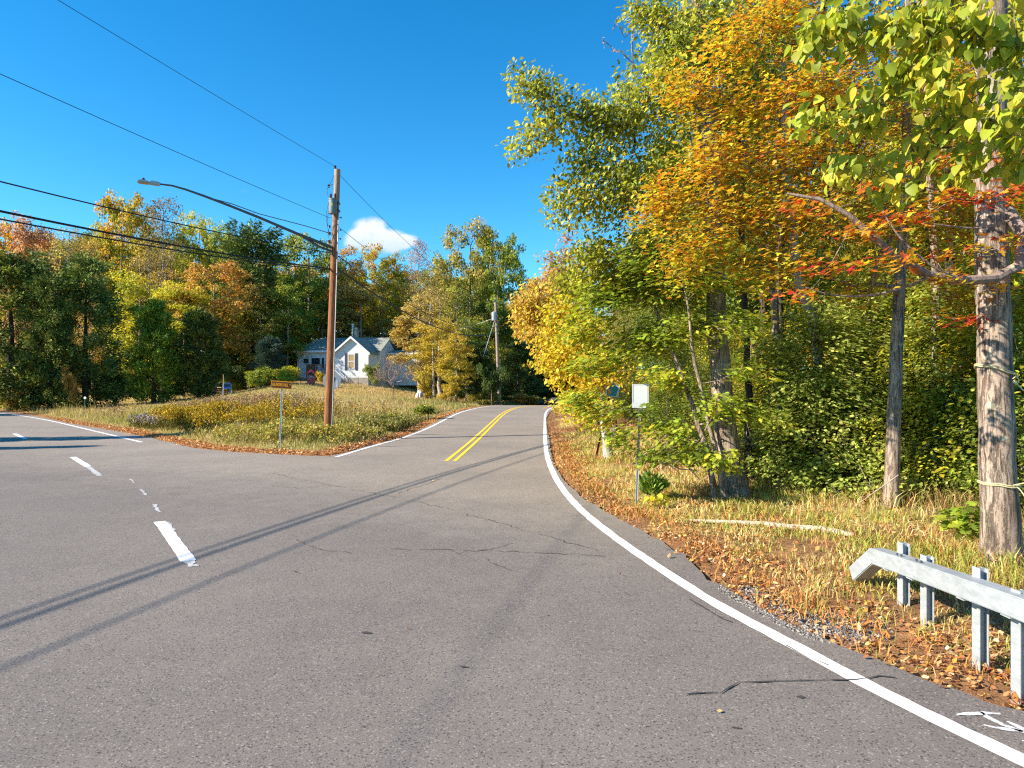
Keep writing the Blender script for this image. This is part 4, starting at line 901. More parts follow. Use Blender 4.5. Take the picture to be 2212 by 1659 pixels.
px_tree('maple_tree', 'orange and yellow maple filling the upper middle of the woods, slim dark lichened trunk', [(1925, 1118, 11.1), (1932, 850, 11.1), (1945, 560, 11.1), (1957, 400, 11.1), (1965, 150, 11.2), (1960, -80, 11.3)], .11, .05,
 [(1580, 110, 10.3, 70, 45, 16, .45), (1500, 190, 10, 75, 45, 20, .5), (1640, 230, 10, 95, 50, 26, .5), (1560, 330, 9.8, 90, 50, 26, .55), (1700, 350, 9.8, 120, 60, 36, .45), (1470, 420, 10, 75, 45, 20, .5), (1590, 460, 9.8, 110, 50, 32, .4), (1740, 470, 9.6, 120, 60, 36, .5), (1680, 570, 9.8, 120, 45, 26, .35), (1500, 560, 10, 90, 45, 22, .3), (1840, 330, 10, 90, 80, 30, .5), (1780, 180, 10, 90, 60, 28, .55), (1700, 40, 10.3, 110, 55, 28, .45), (1900, 470, 10, 90, 50, 24, .5), (1860, 80, 10.6, 80, 60, 16, .6), (1420, 470, 10.3, 40, 30, 8, .3), (1960, 250, 11, 80, 90, 24, .6), (2080, 350, 11, 90, 90, 26, .5), (2060, 180, 11.5, 90, 80, 22, .55), (2180, 300, 11, 70, 90, 22, .8), (2040, 480, 11, 90, 60, 24, .75), (2170, 470, 11, 60, 70, 20, .85), (1880, 620, 10.6, 70, 30, 10, .8), (2080, 640, 11.3, 60, 40, 12, .7)],
 .36, 44, LF_MAPLE, .072, [(0, (.2, .26, .03)), (.25, (.44, .40, .03)), (.5, (.68, .44, .03)), (.75, (.72, .27, .025)), (1, (.6, .09, .03))], 202, seg=.5, start=.4, tip=.005, spread=.7, sides=(14, 6, 4), mode='layer', flat_=.85, rise=.1, bmat=M_BARK)
px_tree('maple_tree', 'nearest thick grey trunk with ropes tied round it, thin red and yellow sprays', [(2166, 1245, 7.7), (2158, 1050, 7.7), (2150, 800, 7.7), (2143, 600, 7.7), (2138, 350, 7.7), (2145, 100, 7.7), (2150, -200, 7.7)], .182, .13,
 [(2040, 600, 6.8, 60, 12, 5, .4), (1920, 560, 6.6, 60, 14, 6, .55), (1800, 575, 6.6, 45, 12, 5, .6), (1850, 500, 6.8, 60, 16, 6, .5), (1960, 470, 7, 60, 18, 8, .6), (2060, 430, 7, 60, 22, 8, .65), (2160, 420, 7, 50, 25, 8, .7), (2190, 520, 7, 30, 20, 4, .6), (2080, 690, 7.8, 60, 12, 4, .7), (1900, 400, 7.4, 60, 18, 7, .55), (2020, 350, 7.3, 60, 20, 8, .5), (1720, 640, 7, 30, 8, 3, .7), (2200, 330, 7.4, 40, 40, 8, .6), (1760, 450, 7.4, 50, 14, 5, .55), (2060, 545, 7.2, 60, 14, 6, .3), (2170, 620, 7.3, 30, 20, 4, .3)],
 .26, 13, LF_MAPLE, .085, REDS, 203, seg=.3, start=.35, tip=.0035, spread=.4, sides=(20, 7, 4), mode='layer', flat_=.3, rise=-.2, bow=.12)
px_tree('linden_tree', 'large heart shaped yellow green leaves hanging into the top right corner', [(2900, 1500, 4.6), (2880, 900, 4.6), (2700, 420, 4.5), (2600, 150, 4.5), (2500, -200, 4.5)], .09, .05,
 [(1800, 40, 4.5, 75, 28, 9, .5), (1760, 92, 4.5, 40, 30, 5, .4), (1880, 60, 4.4, 60, 40, 9, .45), (1990, 40, 4.3, 80, 45, 13, .45), (2110, 50, 4.2, 80, 60, 16, .5), (2190, 120, 4.2, 50, 70, 12, .5), (1960, 150, 4.4, 70, 35, 9, .4), (2060, 200, 4.3, 70, 45, 11, .4), (2170, 260, 4.2, 60, 50, 11, .6), (1760, 255, 4.7, 45, 25, 5, .6), (1850, 265, 4.7, 60, 28, 8, .4), (1830, 375, 4.8, 40, 30, 5, .5), (1930, 385, 4.8, 55, 35, 8, .55), (2020, 300, 4.6, 45, 28, 6, .5), (2110, 340, 4.5, 60, 30, 7, .7), (2200, 350, 4.4, 30, 30, 4, .7), (1910, 200, 4.5, 40, 20, 3, .3)],
 .15, 12, LF_HEART, .076, LINDEN, 204, seg=.2, start=.35, tip=.003, spread=.75, sides=(12, 7, 5), mode='leaf', droop=.55, rise=.0, bow=.05, val=.2)
OAKG = [(0, (.12, .19, .02)), (.4, (.25, .34, .03)), (.75, (.42, .44, .035)), (1, (.62, .42, .035))]
px_tree('oak_sapling', 'slim oak sapling with bright green lobed leaves left of the thick furrowed trunk', [(1548, 1062, 12.4), (1525, 960, 12.4), (1490, 860, 12.5), (1455, 760, 12.6), (1420, 680, 12.7), (1400, 600, 12.8)], .055, .02,
 [(1330, 640, 12.8, 90, 45, 26), (1440, 640, 12.8, 90, 45, 26), (1270, 700, 13, 55, 45, 16), (1390, 740, 12.8, 90, 45, 28), (1500, 720, 12.4, 60, 45, 16), (1300, 790, 12.8, 60, 35, 12), (1430, 830, 12.3, 70, 30, 14), (1360, 900, 12, 75, 30, 15), (1270, 870, 12.5, 55, 25, 9), (1450, 930, 11.8, 60, 28, 10), (1500, 980, 11.6, 60, 25, 9), (1400, 985, 11.8, 50, 15, 6), (1345, 950, 12, 45, 15, 6), (1560, 880, 11.5, 50, 30, 9), (1640, 900, 11.6, 45, 28, 8), (1600, 700, 11.8, 60, 30, 9), (1580, 610, 12, 70, 30, 10), (1560, 1000, 11.3, 35, 15, 4)],
 .28, 44, LF_OAK, .12, OAKG, 205, seg=.35, start=.25, tip=.0045, spread=.6, sides=(9, 5, 4), mode='layer', flat_=.6, rise=.2, bmat=M_BARK)
px_tree('oak_sapling', 'second thin sapling stem rising beside the thick trunk', [(1568, 1070, 12.2), (1550, 980, 12.2), (1520, 870, 12.1), (1500, 780, 12), (1480, 640, 12), (1470, 560, 12)], .05, .015,
 [(1480, 600, 12, 60, 40, 14), (1530, 540, 12, 60, 30, 10), (1400, 560, 12.2, 60, 30, 10), (1620, 800, 11.8, 40, 25, 5)], .28, 44, LF_OAK, .12, OAKG, 206, seg=.35, start=.4, tip=.0045, spread=.6, sides=(9, 5, 4), mode='layer', flat_=.6, bmat=M_BARK)
px_tree('birch_tree', 'yellow leaved tree leaning over the blue sign', [(1315, 952, 19.5), (1300, 860, 19.5), (1280, 760, 19.5), (1270, 640, 19.5)], .12, .03,
 [(1230, 790, 18.5, 50, 50, 26, .6), (1290, 800, 18, 55, 45, 26, .6), (1215, 700, 19, 40, 50, 20, .5), (1270, 740, 18.5, 60, 50, 26, .5), (1340, 830, 17.5, 45, 35, 14, .5), (1245, 860, 18, 45, 25, 14, .6), (1250, 650, 19, 45, 40, 16, .4), (1180, 770, 19.5, 25, 35, 8, .6), (1290, 900, 17, 40, 22, 9, .5)],
 .42, 66, LF_OVAL, .115, YELLOW, 207, seg=.5, start=.2, tip=.006, spread=.5, sides=(9, 5, 4), bmat=M_BIRCH)
px_tree('maple_tree', 'orange and gold maple leaning over the crest beyond the yellow tree', [(1290, 880, 34), (1260, 760, 34), (1220, 680, 34), (1190, 620, 34)], .18, .05,
 [(1140, 660, 33, 32, 40, 26), (1175, 720, 33, 35, 35, 24), (1200, 640, 33, 35, 35, 22), (1130, 710, 34, 25, 22, 12), (1190, 775, 33, 30, 20, 12), (1160, 620, 34, 25, 18, 10), (1230, 700, 32, 40, 50, 22), (1210, 600, 30, 45, 30, 16)],
 .6, 60, LF_QUAD, .19, TANO, 208, seg=.8, start=.3, tip=.012, spread=.7)
px_tree('thin_leaved_tree', 'nearly bare twiggy branches with pinkish leaves against the sky left of the woods', [(1330, 900, 26), (1310, 760, 26), (1270, 660, 26), (1240, 600, 26)], .12, .03,
 [(1215, 570, 26, 35, 18, 14), (1250, 545, 26, 45, 20, 18), (1200, 600, 26, 35, 15, 12), (1180, 560, 26, 18, 10, 5), (1270, 590, 25, 45, 25, 20), (1230, 510, 26, 20, 12, 6), (1290, 540, 25, 40, 30, 14)],
 .4, 14, LF_QUAD, .13, PINK, 209, seg=.5, start=.4, tip=.012, rise=.9, spread=.8)
px_tree('dead_tree', 'bare grey twigs sticking out against the sky beside the poplar crown', [(1700, 1000, 14.5), (1660, 500, 14.5), (1560, 150, 14.5), (1480, -50, 14.4)], .09, .03,
 [(1350, 70, 14, 30, 30, 7), (1330, 120, 14, 25, 22, 6), (1370, 20, 14, 15, 20, 4), (1350, 160, 14, 18, 16, 4), (1310, 90, 14, 10, 14, 3), (1390, -20, 14, 20, 20, 3)],
 .1, 1, LF_QUAD, .05, PINK, 210, seg=.35, start=.6, tip=.008, rise=.5, bow=.2)
# leaning pale trunks and slim dark ones further in
px_tree('birch_tree', 'pale leaning trunk bending left to right behind the viburnum leaves', [(1835, 1095, 13.5), (1815, 1000, 13.6), (1780, 850, 13.7), (1760, 700, 13.8), (1725, 610, 13.8), (1700, 400, 14), (1690, 100, 14)], .1, .06,
 [(1640, 560, 14.2, 60, 50, 14), (1760, 560, 14.4, 70, 50, 16), (1700, 420, 14.6, 90, 60, 18), (1640, 200, 14.6, 80, 80, 18), (1780, 280, 14.6, 80, 80, 18)], .36, 46, LF_OVAL, .1, GREEN, 211, seg=.5, start=.45, sides=(12, 5, 4), bmat=M_BIRCH)
for (x0, x1, d_, r_, lab, b_) in ((2035, 2010, 12.5, .085, 'slim dark trunk between the maple trunk and the roped trunk', M_BARK), (2070, 2045, 13.2, .1, 'second slim trunk just right of the slim dark one', M_BARKD), (1690, 1680, 16, .1, 'dark trunk in shade right of the thick furrowed trunk', M_BARKD), (1655, 1640, 17, .09, 'thin black trunk close to the thick furrowed trunk', M_BARKD), (2120, 2118, 11.5, .05, 'thin pale stem just left of the roped trunk', M_BIRCH), (1750, 1790, 17.5, .08, 'shaded trunk behind the pale leaning one', M_BARKD), (1620, 1600, 13.6, .07, 'crooked thin trunk at the foot of the thick furrowed one', M_BARKD)):
    px_tree('woodland_tree', lab, [(x0, 1050, d_), ((x0 + x1) / 2, 700, d_), (x1, 350, d_), (x1 - 10, 50, d_), (x1, -120, d_)], r_, r_ * .5,
     [(x1 - 60, 300, d_ + .5, 80, 70, 12), (x1 + 60, 200, d_ + .5, 80, 70, 12), (x1, 60, d_ + .6, 100, 70, 14), (x1 + 30, 480, d_ + .6, 70, 50, 8)], .4, 44, LF_OVAL, .1, OLIVE if d_ > 13 else YG, int(x0), seg=.6, start=.45, bmat=b_, sides=(10, 5, 4))
VIB = [(0, (.16, .22, .04)), (.5, (.36, .43, .08)), (.85, (.54, .55, .13)), (1, (.7, .42, .08))]
for k, (cx, d_, bl, lab) in enumerate((
 (1760, 12.6, [(1690, 760, 13, 60, 50, 20), (1760, 700, 13, 70, 50, 24), (1830, 760, 12.8, 70, 60, 28), (1760, 850, 12.6, 80, 50, 28), (1700, 920, 12.6, 60, 40, 18), (1800, 960, 12.3, 80, 45, 24), (1730, 1010, 12.2, 70, 30, 16), (1850, 880, 12.4, 60, 50, 20)], 'tall viburnum thicket with green oval leaves left of the maple trunk'),
 (2020, 12.0, [(1990, 700, 12.6, 60, 70, 26), (2060, 760, 12.4, 60, 60, 22), (1995, 850, 12, 60, 60, 24), (2070, 900, 11.8, 55, 55, 20), (2010, 980, 11.6, 70, 45, 22), (2080, 1030, 11.2, 45, 35, 12), (1960, 1050, 11.4, 40, 25, 8), (2180, 800, 11.5, 60, 90, 20), (2190, 980, 10.8, 50, 80, 18)], 'viburnum thicket between the maple trunk and the roped trunk'),
 (1880, 12.8, [(1880, 700, 13.4, 60, 60, 22), (1890, 620, 13.6, 70, 50, 22), (1880, 820, 13, 50, 60, 18), (1870, 1000, 12, 45, 50, 14), (1840, 1060, 11.8, 50, 25, 10), (1650, 1000, 13.6, 50, 60, 14), (1640, 1060, 13, 45, 25, 8)], 'leafy thicket directly behind the maple trunk'))):
    bl = [(b[0], b[1], b[2], b[3] * 1.15, b[4] * 1.15, int(b[5] * 1.15)) for b in bl]
    px_tree('viburnum_shrub', lab, [(cx, 1090, d_), (cx + 5, 1000, d_), (cx - 10, 850, d_ + .1), (cx, 700, d_ + .2)], .03, .012, bl, .3, 62, LF_OVAL, .095, VIB, 230 + k, 'shrub', seg=.3, start=.02, tip=.004, spread=.6, mode='layer', bmat=M_TWIG, sides=(7, 5, 4), flat_=.7)
# the dense wood further in: individual trees and understorey
rngw = np.random.default_rng(31)
sp = []
for i in range(400):
    y_ = rngw.uniform(15, 62); t_ = rngw.uniform(1.2, 26)
    xr = np.interp(y_, [15, 25, 35, 50, 57, 62], [5.2, 4.6, 4.8, 6, 7.2, 9.5]); x_ = xr + t_
    if x_ > .8 * y_ + 2.5: continue
    if any((x_ - a) ** 2 + (y_ - b) ** 2 < 4.6 for a, b in sp): continue
    sp.append((x_, y_))
for i, (x_, y_) in enumerate(sp[:64]):
    z_ = float(HT(np.array([x_]), np.array([y_]))[0]); H = rngw.uniform(9, 15)
    put_tree('wood', 1 + i % 3, ('GREEN', 'YG', 'OLIVE', 'GOLDTOP', 'GREEN')[i % 5], (x_, y_, z_ - .05), H, rngw.uniform(.8, 1.1), f"{('tall ' if H > 12 else 'low ')}{PALN[('GREEN', 'YG', 'OLIVE', 'GOLDTOP', 'GREEN')[i % 5]]} {('slim' if i % 2 else 'leafy')} tree {('far inside the wood' if y_ > 40 else 'deep in the wood' if y_ > 27 else 'in the wood')} {mark(CX + F * x_ / y_, LMR)}", 'trees in the dense wood on the right')
for i in range(36):
    y_ = rngw.uniform(14.5, 46); x_ = np.interp(y_, [14, 25, 35, 50], [5.6, 5.4, 5.4, 6.4]) + rngw.uniform(.3, 12) * (1 if i % 2 else .35)
    if x_ > .8 * y_ + 1.5: x_ = .8 * y_ - rngw.uniform(0, 4)
    z_ = float(HT(np.array([x_]), np.array([y_]))[0])
    put_tree('under', 1 + i % 3, ('GREEN', 'OLIVE', 'GREEN', 'GOLDTOP')[i % 4], (x_, y_, z_ - .03), (h_ := rngw.uniform(2.2, 5)), 1, f"{('low' if h_ < 3 else 'middling' if h_ < 4 else 'tall')} {PALN[('GREEN', 'OLIVE', 'GREEN', 'GOLDTOP')[i % 4]]} understorey shrub {('far in, ' if y_ > 34 else 'deep in, ' if y_ > 24 else '')}{mark(CX + F * x_ / y_, LMR)}", 'understorey shrubs of the right wood')

for i, (px, d_, h_, pal) in enumerate(((1660, 14.2, 3.2, 'GREEN'), (1735, 13.6, 2.6, 'YG'), (1800, 13.2, 3.6, 'GREEN'), (1870, 13.0, 2.4, 'GREEN'), (1960, 12.6, 3.0, 'GREEN'), (2020, 12.2, 3.8, 'YG'), (2090, 11.6, 2.6, 'GREEN'), (2150, 12.4, 5.0, 'GOLDTOP'), (2215, 10.6, 3.6, 'GREEN'), (2240, 11.6, 6.0, 'YG'), (1850, 15.5, 5.0, 'GREEN'), (1960, 15.0, 5.5, 'GREEN'), (2060, 14.6, 6.2, 'YG'), (2180, 14.2, 7.0, 'GREEN'), (1700, 16.5, 5.0, 'GOLDTOP'))):
    b_ = GD(px, d_); put_tree('under', 1 + i % 3, pal, (b_[0], b_[1], b_[2] - .05), h_, .9, f"{'tall' if h_ > 4 else 'low'} {PALN[pal]} edge shrub {'further in, ' if d_ > 14 else ''}{mark(px, LMR)}", 'shrubs along the front edge of the right wood')

# tangle of dead sticks on the wood floor
rb = np.random.default_rng(8); mbs = MB()
for k in range(260):
    z_ = ((1500, 985, 13.5, 70, 30), (1700, 1050, 13.2, 90, 25), (1620, 960, 14, 60, 60), (1860, 1085, 12, 70, 14), (2060, 1000, 12.5, 60, 40))[k % 5]
    q = P(z_[0] + rb.normal(0, z_[3] * .6), z_[1] + rb.normal(0, z_[4] * .6), z_[2] + rb.normal(0, .4)); g_ = float(HT(q[:1], q[1:2])[0]); q[2] = max(q[2], g_ + .05)
    d_ = unit(rb.normal(0, 1, 3) * np.array([1, .7, .55])) * rb.uniform(.25, .8); m_ = rb.normal(0, .05, 3)
    a_ = q - d_; a_[2] = max(a_[2], g_); mbs.tube([a_, q + m_, q + d_ * .8], [.009, .007, .003], 4, False)
tag(mbs.build('dead_sticks', plain('grey_dead_twig', (.36, .28, .22), .9, 0, .1, .3)), 'tangle of dead grey sticks on the floor of the right wood', 'sticks', kind='stuff')

# ------------------------------------------------------------------ utility pole, lamp, wires
wood = NT('weathered_pole_wood'); wv = wood.coord('Object', (14, 14, .9)); wn = wood.noise(2.2, 7, .65, wv, .3).outputs[0]; wz = wood.n('SeparateXYZ', {0: wood.coord()}).outputs[2]
wc = wood.ramp(wn, [(.3, (.10, .035, .015)), (.5, (.25, .095, .04)), (.72, (.40, .20, .10))])
wt = wood.n('MapRange', {0: wood.m_('ADD', wz, wood.m_('MULTIPLY', wn, 3.5)), 1: 8.8, 2: 11.5}).outputs[0]
wc = wood.mix(wood.m_('MULTIPLY', wt, .75), wc, (.42, .33, .25)); wood.set('Base Color', wc); wood.set('Roughness', .85); wood.set('Specular IOR Level', .2); wood.bump(wn, .8, .02)
M_GREYP = plain('grey_painted_steel', (.16, .2, .2), .5, .2, .4, .2, 5)
M_INS = plain('brown_porcelain', (.07, .018, .02), .2, 0, .6)
M_DKMET = plain('dark_grey_metal', (.10, .115, .125), .5, .5)
M_LAMPG = plain('light_grey_enamel', (.42, .43, .44), .45, .2)
M_PALEM = plain('pale_metal_strip', (.55, .57, .6), .45, .3)
PB = GD(708, 27.0); D0 = 27.0
pole = thing('utility_pole', 'tall brown wooden utility pole with a grey transformer, at the meadow corner', 'utility pole', tuple(PB))
def pl(px, py, d=D0): return P(px, py, d) - PB
topv = pl(729, 366)
mb = MB(); mb.tube([(0, 0, -.3), tuple(topv * .5), tuple(topv)], [.175, .148, .115], 20); mb.build('pole_shaft', wood.m, pole, True)
mb = MB(); c0 = pl(719, 430, D0 - .28); mb.lathe([(.02, -.59), (.155, -.58), (.165, -.52), (.165, -.05), (.175, -.04), (.175, .0), (.06, .04), (.02, .04)], 20, c0); tr = mb.build('transformer', M_GREYP, pole, True)
mb = MB(); mb.box(c0[0] - .03, c0[0] + .03, c0[1] - .175, c0[1] - .168, c0[2] - .3, c0[2] - .2); mb.build('warning_sticker', plain('yellow_sticker', (.6, .4, .08)), tr)
for dx in (-.07, .1):
    mb = MB(); mb.lathe([(.02, 0), (.035, .02), (.05, .05), (.03, .07), (.05, .1), (.03, .12), (.045, .15), (.015, .18)], 10, c0 + np.array([dx, -.02, .03])); mb.build('bushing', M_INS, tr, True)
mb = MB(); mb.box(c0[0] + .0, c0[0] + .22, c0[1] + .1, c0[1] + .3, c0[2] - .45, c0[2] - .38); mb.box(c0[0], c0[0] + .22, c0[1] + .1, c0[1] + .3, c0[2] - .15, c0[2] - .08); mb.build('bracket', M_DKMET, tr)
for (px, py, s_) in ((724, 361, 1), (710, 402, .9), (712, 505, .8), (711, 522, .8), (712, 490, .7)):
    mb = MB(); mb.lathe([(.02, -.06), (.055 * s_, -.04), (.03, 0), (.06 * s_, .03), (.03, .06), (.02, .07)], 10, pl(px, py, D0 - .08)); mb.build('insulator', M_INS, pole, True)
mb = MB(); mb.tube([pl(719, 398), pl(710, 402, D0 - .08)], .012, 6); mb.tube([pl(719, 500), pl(709, 505, D0 - .08)], .012, 6); mb.tube([pl(719, 519), pl(709, 522, D0 - .08)], .012, 6); mb.build('insulator_arm', M_DKMET, pole)
mb = MB(); mb.tube([pl(722, 378, D0 - .1), pl(716, 390, D0 - .12), pl(710, 402, D0 - .1), pl(706, 410, D0 - .15), pl(708, 422, D0 - .2), pl(715, 428, D0 - .3)], .009, 5)
mb.tube([pl(710, 436, D0 - .35), pl(706, 455, D0 - .35), pl(706, 480, D0 - .2), pl(710, 500, D0 - .15), pl(713, 505, D0 - .1)], .01, 5); mb.tube([pl(712, 436, D0 - .4), pl(708, 470, D0 - .3), pl(709, 515, D0 - .15)], .009, 5); mb.build('drop_wire', M_BLACKW, pole)
mb = MB(); mb.tube([pl(716.5, 935, D0 - .13), pl(719.5, 850, D0 - .135), pl(726, 640, D0 - .125), pl(729.5, 520, D0 - .12), pl(732, 440, D0 - .11)], .018, 8); mb.build('cable_conduit', M_PALEM, pole, True)
for k_, py in enumerate((470, 497, 516, 555, 590)):
    q = pl(np.interp(py, [366, 945], [729, 708]) , py); mb = MB(); mb.tube([q + np.array([-.18, 0, 0]), q + np.array([.24, -.02, 0])], .012, 6); mb.box(q[0] + .2, q[0] + .23, q[1] - .04, q[1] + .04, q[2] - .03, q[2] + .03); mb.build('bolt', M_DKMET, pole)

lamp_b = P(718, 535, D0)
lamp = thing('street_lamp', 'long curved grey lamp arm with flat lamp head, bolted to the utility pole', 'street lamp', tuple(lamp_b))
def lp(px, py):
    d = np.interp(px, [295, 716], [23.6, D0 - .12]); return P(px, py, d) - lamp_b
arm = [lp(*p) for p in ((716, 534), (640, 504), (560, 470), (500, 446), (440, 423), (400, 409), (372, 401), (344, 397.5))]
mb = MB(); mb.tube(arm, [.06, .055, .05, .045, .042, .036, .033, .03], 10); mb.build('lamp_arm', M_DKMET, lamp, True)
mb = MB(); mb.tube([lp(*p) for p in ((716, 543), (690, 533), (655, 512))], .045, 8); mb.tube([lp(*p) for p in ((716, 505), (660, 488), (560, 462), (500, 440), (455, 428))], .016, 6)
mb.tube([lp(548, 459), lp(548, 466)], .01, 5); mb.tube([lp(495, 438), lp(495, 443)], .01, 5); mb.build('brace_rod', M_DKMET, lamp, True)
a0 = Vector(lp(345, 397.5)); a1 = Vector(lp(296, 391)); ax_ = (a1 - a0).normalized(); sd_ = ax_.cross(Vector((0, 0, 1))).normalized(); up_ = sd_.cross(ax_)
Ml = Matrix((ax_, sd_, up_)).transposed().to_4x4(); Ml.translation = a0
Lh = (a1 - a0).length
mb = MB(); mb.prism([(0, -.07), (0, .05), (Lh * .36, .07), (Lh * .46, .02), (Lh * .5, -.05)], 1, -.09, .09).xf(Ml); hd = mb.build('lamp_head', M_LAMPG, lamp, bevel=.01)
mb = MB(); mb.prism([(Lh * .44, -.045), (Lh * .46, .0), (Lh * .7, .045), (Lh * .9, .035), (Lh, -.01), (Lh * .93, -.04)], 1, -.16, .16).xf(Ml); mb.build('lamp_shade', M_LAMPG, hd, bevel=.015)
mb = MB(); mb.prism([(Lh * .55, -.055), (Lh * .55, -.043), (Lh * .9, -.043), (Lh * .9, -.055)], 1, -.12, .12).xf(Ml); mb.build('lens', plain('frosted_lens', (.4, .33, .26), .3), hd)
mb = MB(); mb.lathe([(.02, 0), (.045, 0), (.045, .09), (.02, .1)], 10, (Lh * .72, 0, .04)).xf(Ml); mb.build('photocell', M_INS, hd, True)

def wire(name, label, a, b, sag, r, n=40, mat=None, group=None):
    a = np.array(a, float); b = np.array(b, float); u = np.linspace(0, 1, n)[:, None]; p = a + (b - a) * u; p[:, 2] -= 4 * sag * (u * (1 - u))[:, 0]
    mb = MB(); mb.tube([tuple(q - a) for q in p], r, 6); o = mb.build(name, mat or M_BLACKW); o.location = a
    return tag(o, label, 'cable', group)
Qx, Qy = -7.28 - .245 * 46, 27 - 46.0
def toQ(z, dx=0): return (Qx + dx, Qy, z)
wire('power_line', 'thin topmost wire running from the pole top to the upper left', P(723, 359, D0), toQ(10.95), .3, .007)
wire('power_line', 'thin neutral wire running left from below the transformer', P(713, 471, D0), toQ(8.8), .38, .008)
wire('telephone_cable', 'middle dark cable running left from the pole under the lamp arm', P(714, 546, D0), toQ(7.4), 1.38, .016)
wire('telephone_cable', 'thick black lowest cable crossing in front of the trees on the left', P(713, 580, D0 - .05), toQ(6.8), 1.36, .026)
wire('telephone_cable', 'second strand hanging just under the thick lowest cable', P(713, 583, D0 - .1), toQ(6.7, .1), 1.48, .018)
# second pole beyond the crest
P2 = GD(1079, 67.5); P2D = 67.5
up2 = thing('utility_pole', 'grey distant utility pole with a small pale transformer beside the vanishing road', 'utility pole', tuple(P2))
def p2(px, py, d=P2D): return P(px, py, d) - P2
mb = MB(); mb.tube([(0, 0, -.2), p2(1070.5, 653)], [.18, .13], 12); mb.build('pole_shaft', plain('grey_old_wood', (.32, .25, .2), .85, 0, .2, .3), up2, True)
mb = MB(); mb.lathe([(.02, -.9), (.22, -.88), (.24, -.1), (.1, 0), (.02, .02)], 14, p2(1067, 673, P2D - .35)); mb.build('transformer', M_LAMPG, up2, True)
mb = MB(); mb.lathe([(.02, 0), (.06, .02), (.04, .08), (.07, .14), (.02, .2)], 8, p2(1070, 652)); mb.build('insulator', M_INS, up2, True)
mb = MB(); mb.tube([p2(1069, 690), p2(1044, 770, 66)], .02, 5); mb.build('guy_wire', M_PALEM, up2)
for a, b, s_, r_, lab in (((737, 376), (1071, 655), .9, .009, 'thin top wire descending from the pole past the cloud to the second pole'), ((736, 490), (1072, 684), .9, .009, 'wire descending to the right from below the transformer'), ((735, 553), (1073, 705), 1.2, .018, 'upper dark cable descending right in front of the trees'), ((734, 580), (1074, 716), 1.3, .03, 'lower thick cable descending right above the house roof')):
    wire('power_line' if r_ < .01 else 'telephone_cable', lab, P(a[0] - 5, a[1], D0), P(*b, P2D), s_, r_)
wire('service_drop', 'pale twisted wire from the second pole down towards the house', P(1069, 686, P2D), P(960, 716, 80), .2, .02, mat=M_PALEM)

# ------------------------------------------------------------------ guardrail
def sweep_box(path, w_, h_):
    mb = MB(); n = len(path); vs = []
    path = [Vector(p) for p in path]
    for i, p in enumerate(path):
        t0 = (path[i] - path[i - 1]).normalized() if i else (path[1] - path[0]).normalized(); t1 = (path[i + 1] - path[i]).normalized() if i < n - 1 else t0
        t = (t0 + t1).normalized(); s_ = t.cross(Vector((0, 0, 1))).normalized(); u = s_.cross(t).normalized(); k = 1 / max(.5, t.dot(t0))
        for a, b in ((-1, -1), (1, -1), (1, 1), (-1, 1)): vs.append(p + s_ * a * w_ / 2 + u * b * h_ / 2 * k)
    fs = [(4 * i + k, 4 * i + (k + 1) % 4, 4 * i + 4 + (k + 1) % 4, 4 * i + 4 + k) for i in range(n - 1) for k in range(4)] + [(3, 2, 1, 0), tuple(4 * (n - 1) + k for k in range(4))]
    return mb.add(vs, fs)
galv = NT('galvanised_beam'); gv_ = galv.coord(); gnn = galv.noise(7, 6, .65, galv.coord('Object', (1, 1, 3))).outputs[0]; gst = galv.noise(30, 4, .7, galv.coord('Object', (1, .25, 1))).outputs[0]
galv.set('Base Color', galv.ramp(galv.m_('ADD', galv.m_('MULTIPLY', gnn, .6), galv.m_('MULTIPLY', gst, .4)), [(.3, (.26, .29, .30)), (.5, (.36, .39, .40)), (.7, (.47, .50, .51))])); galv.set('Metallic', .15); galv.set('Roughness', .5); galv.bump(gst, .15, .003)
gb = np.array([3.5, 5.2, 0.0])
rail = thing('guardrail', 'galvanised box beam guardrail end sloping to the ground by the pavement', 'guardrail', tuple(gb))
RP = [P(1853, 1240, 7.15), P(1897, 1201, 6.75), P(2000, 1236, 5.85), P(2115, 1277, 5.02), P(2215, 1312, 4.52), np.array([3.52, 3.0, .62]), np.array([3.75, 1.5, .62])]
mb = sweep_box([p - gb for p in RP], .152, .152); mb.build('beam', galv.m, rail, bevel=.008)
for k_, (px, d_, py) in enumerate(((1952, 6.45, 1172), (2003, 6.0, 1200), (2118, 5.16, 1226), (2205, 4.62, 1275))):
    q = P(px, py, d_); zb = float(HT(np.array([q[0]]), np.array([q[1]]))[0]) - .15; x_, y_, zt = q - gb; zb -= gb[2]
    mb = MB(); mb.box(x_ - .03, x_ + .03, y_ - .003, y_ + .003, zb, zt); mb.box(x_ - .035, x_ - .03, y_ - .045, y_ + .045, zb, zt + .003); mb.box(x_ + .03, x_ + .035, y_ - .045, y_ + .045, zb, zt - .004)
    mb.build('post', galv.m, rail)
    pz = np.interp(y_, [RP[4][1] - gb[1], RP[3][1] - gb[1], RP[2][1] - gb[1], RP[1][1] - gb[1]], [RP[4][2], RP[3][2], RP[2][2], RP[1][2]])
    bx_ = np.interp(y_, [RP[4][1] - gb[1], RP[3][1] - gb[1], RP[2][1] - gb[1], RP[1][1] - gb[1]], [RP[4][0] - gb[0], RP[3][0] - gb[0], RP[2][0] - gb[0], RP[1][0] - gb[0]])
    mb = MB(); mb.box(bx_ - .07, x_ + .03, y_ - .045, y_ + .045, pz - .087, pz - .08); mb.build('shelf_angle', galv.m, rail)
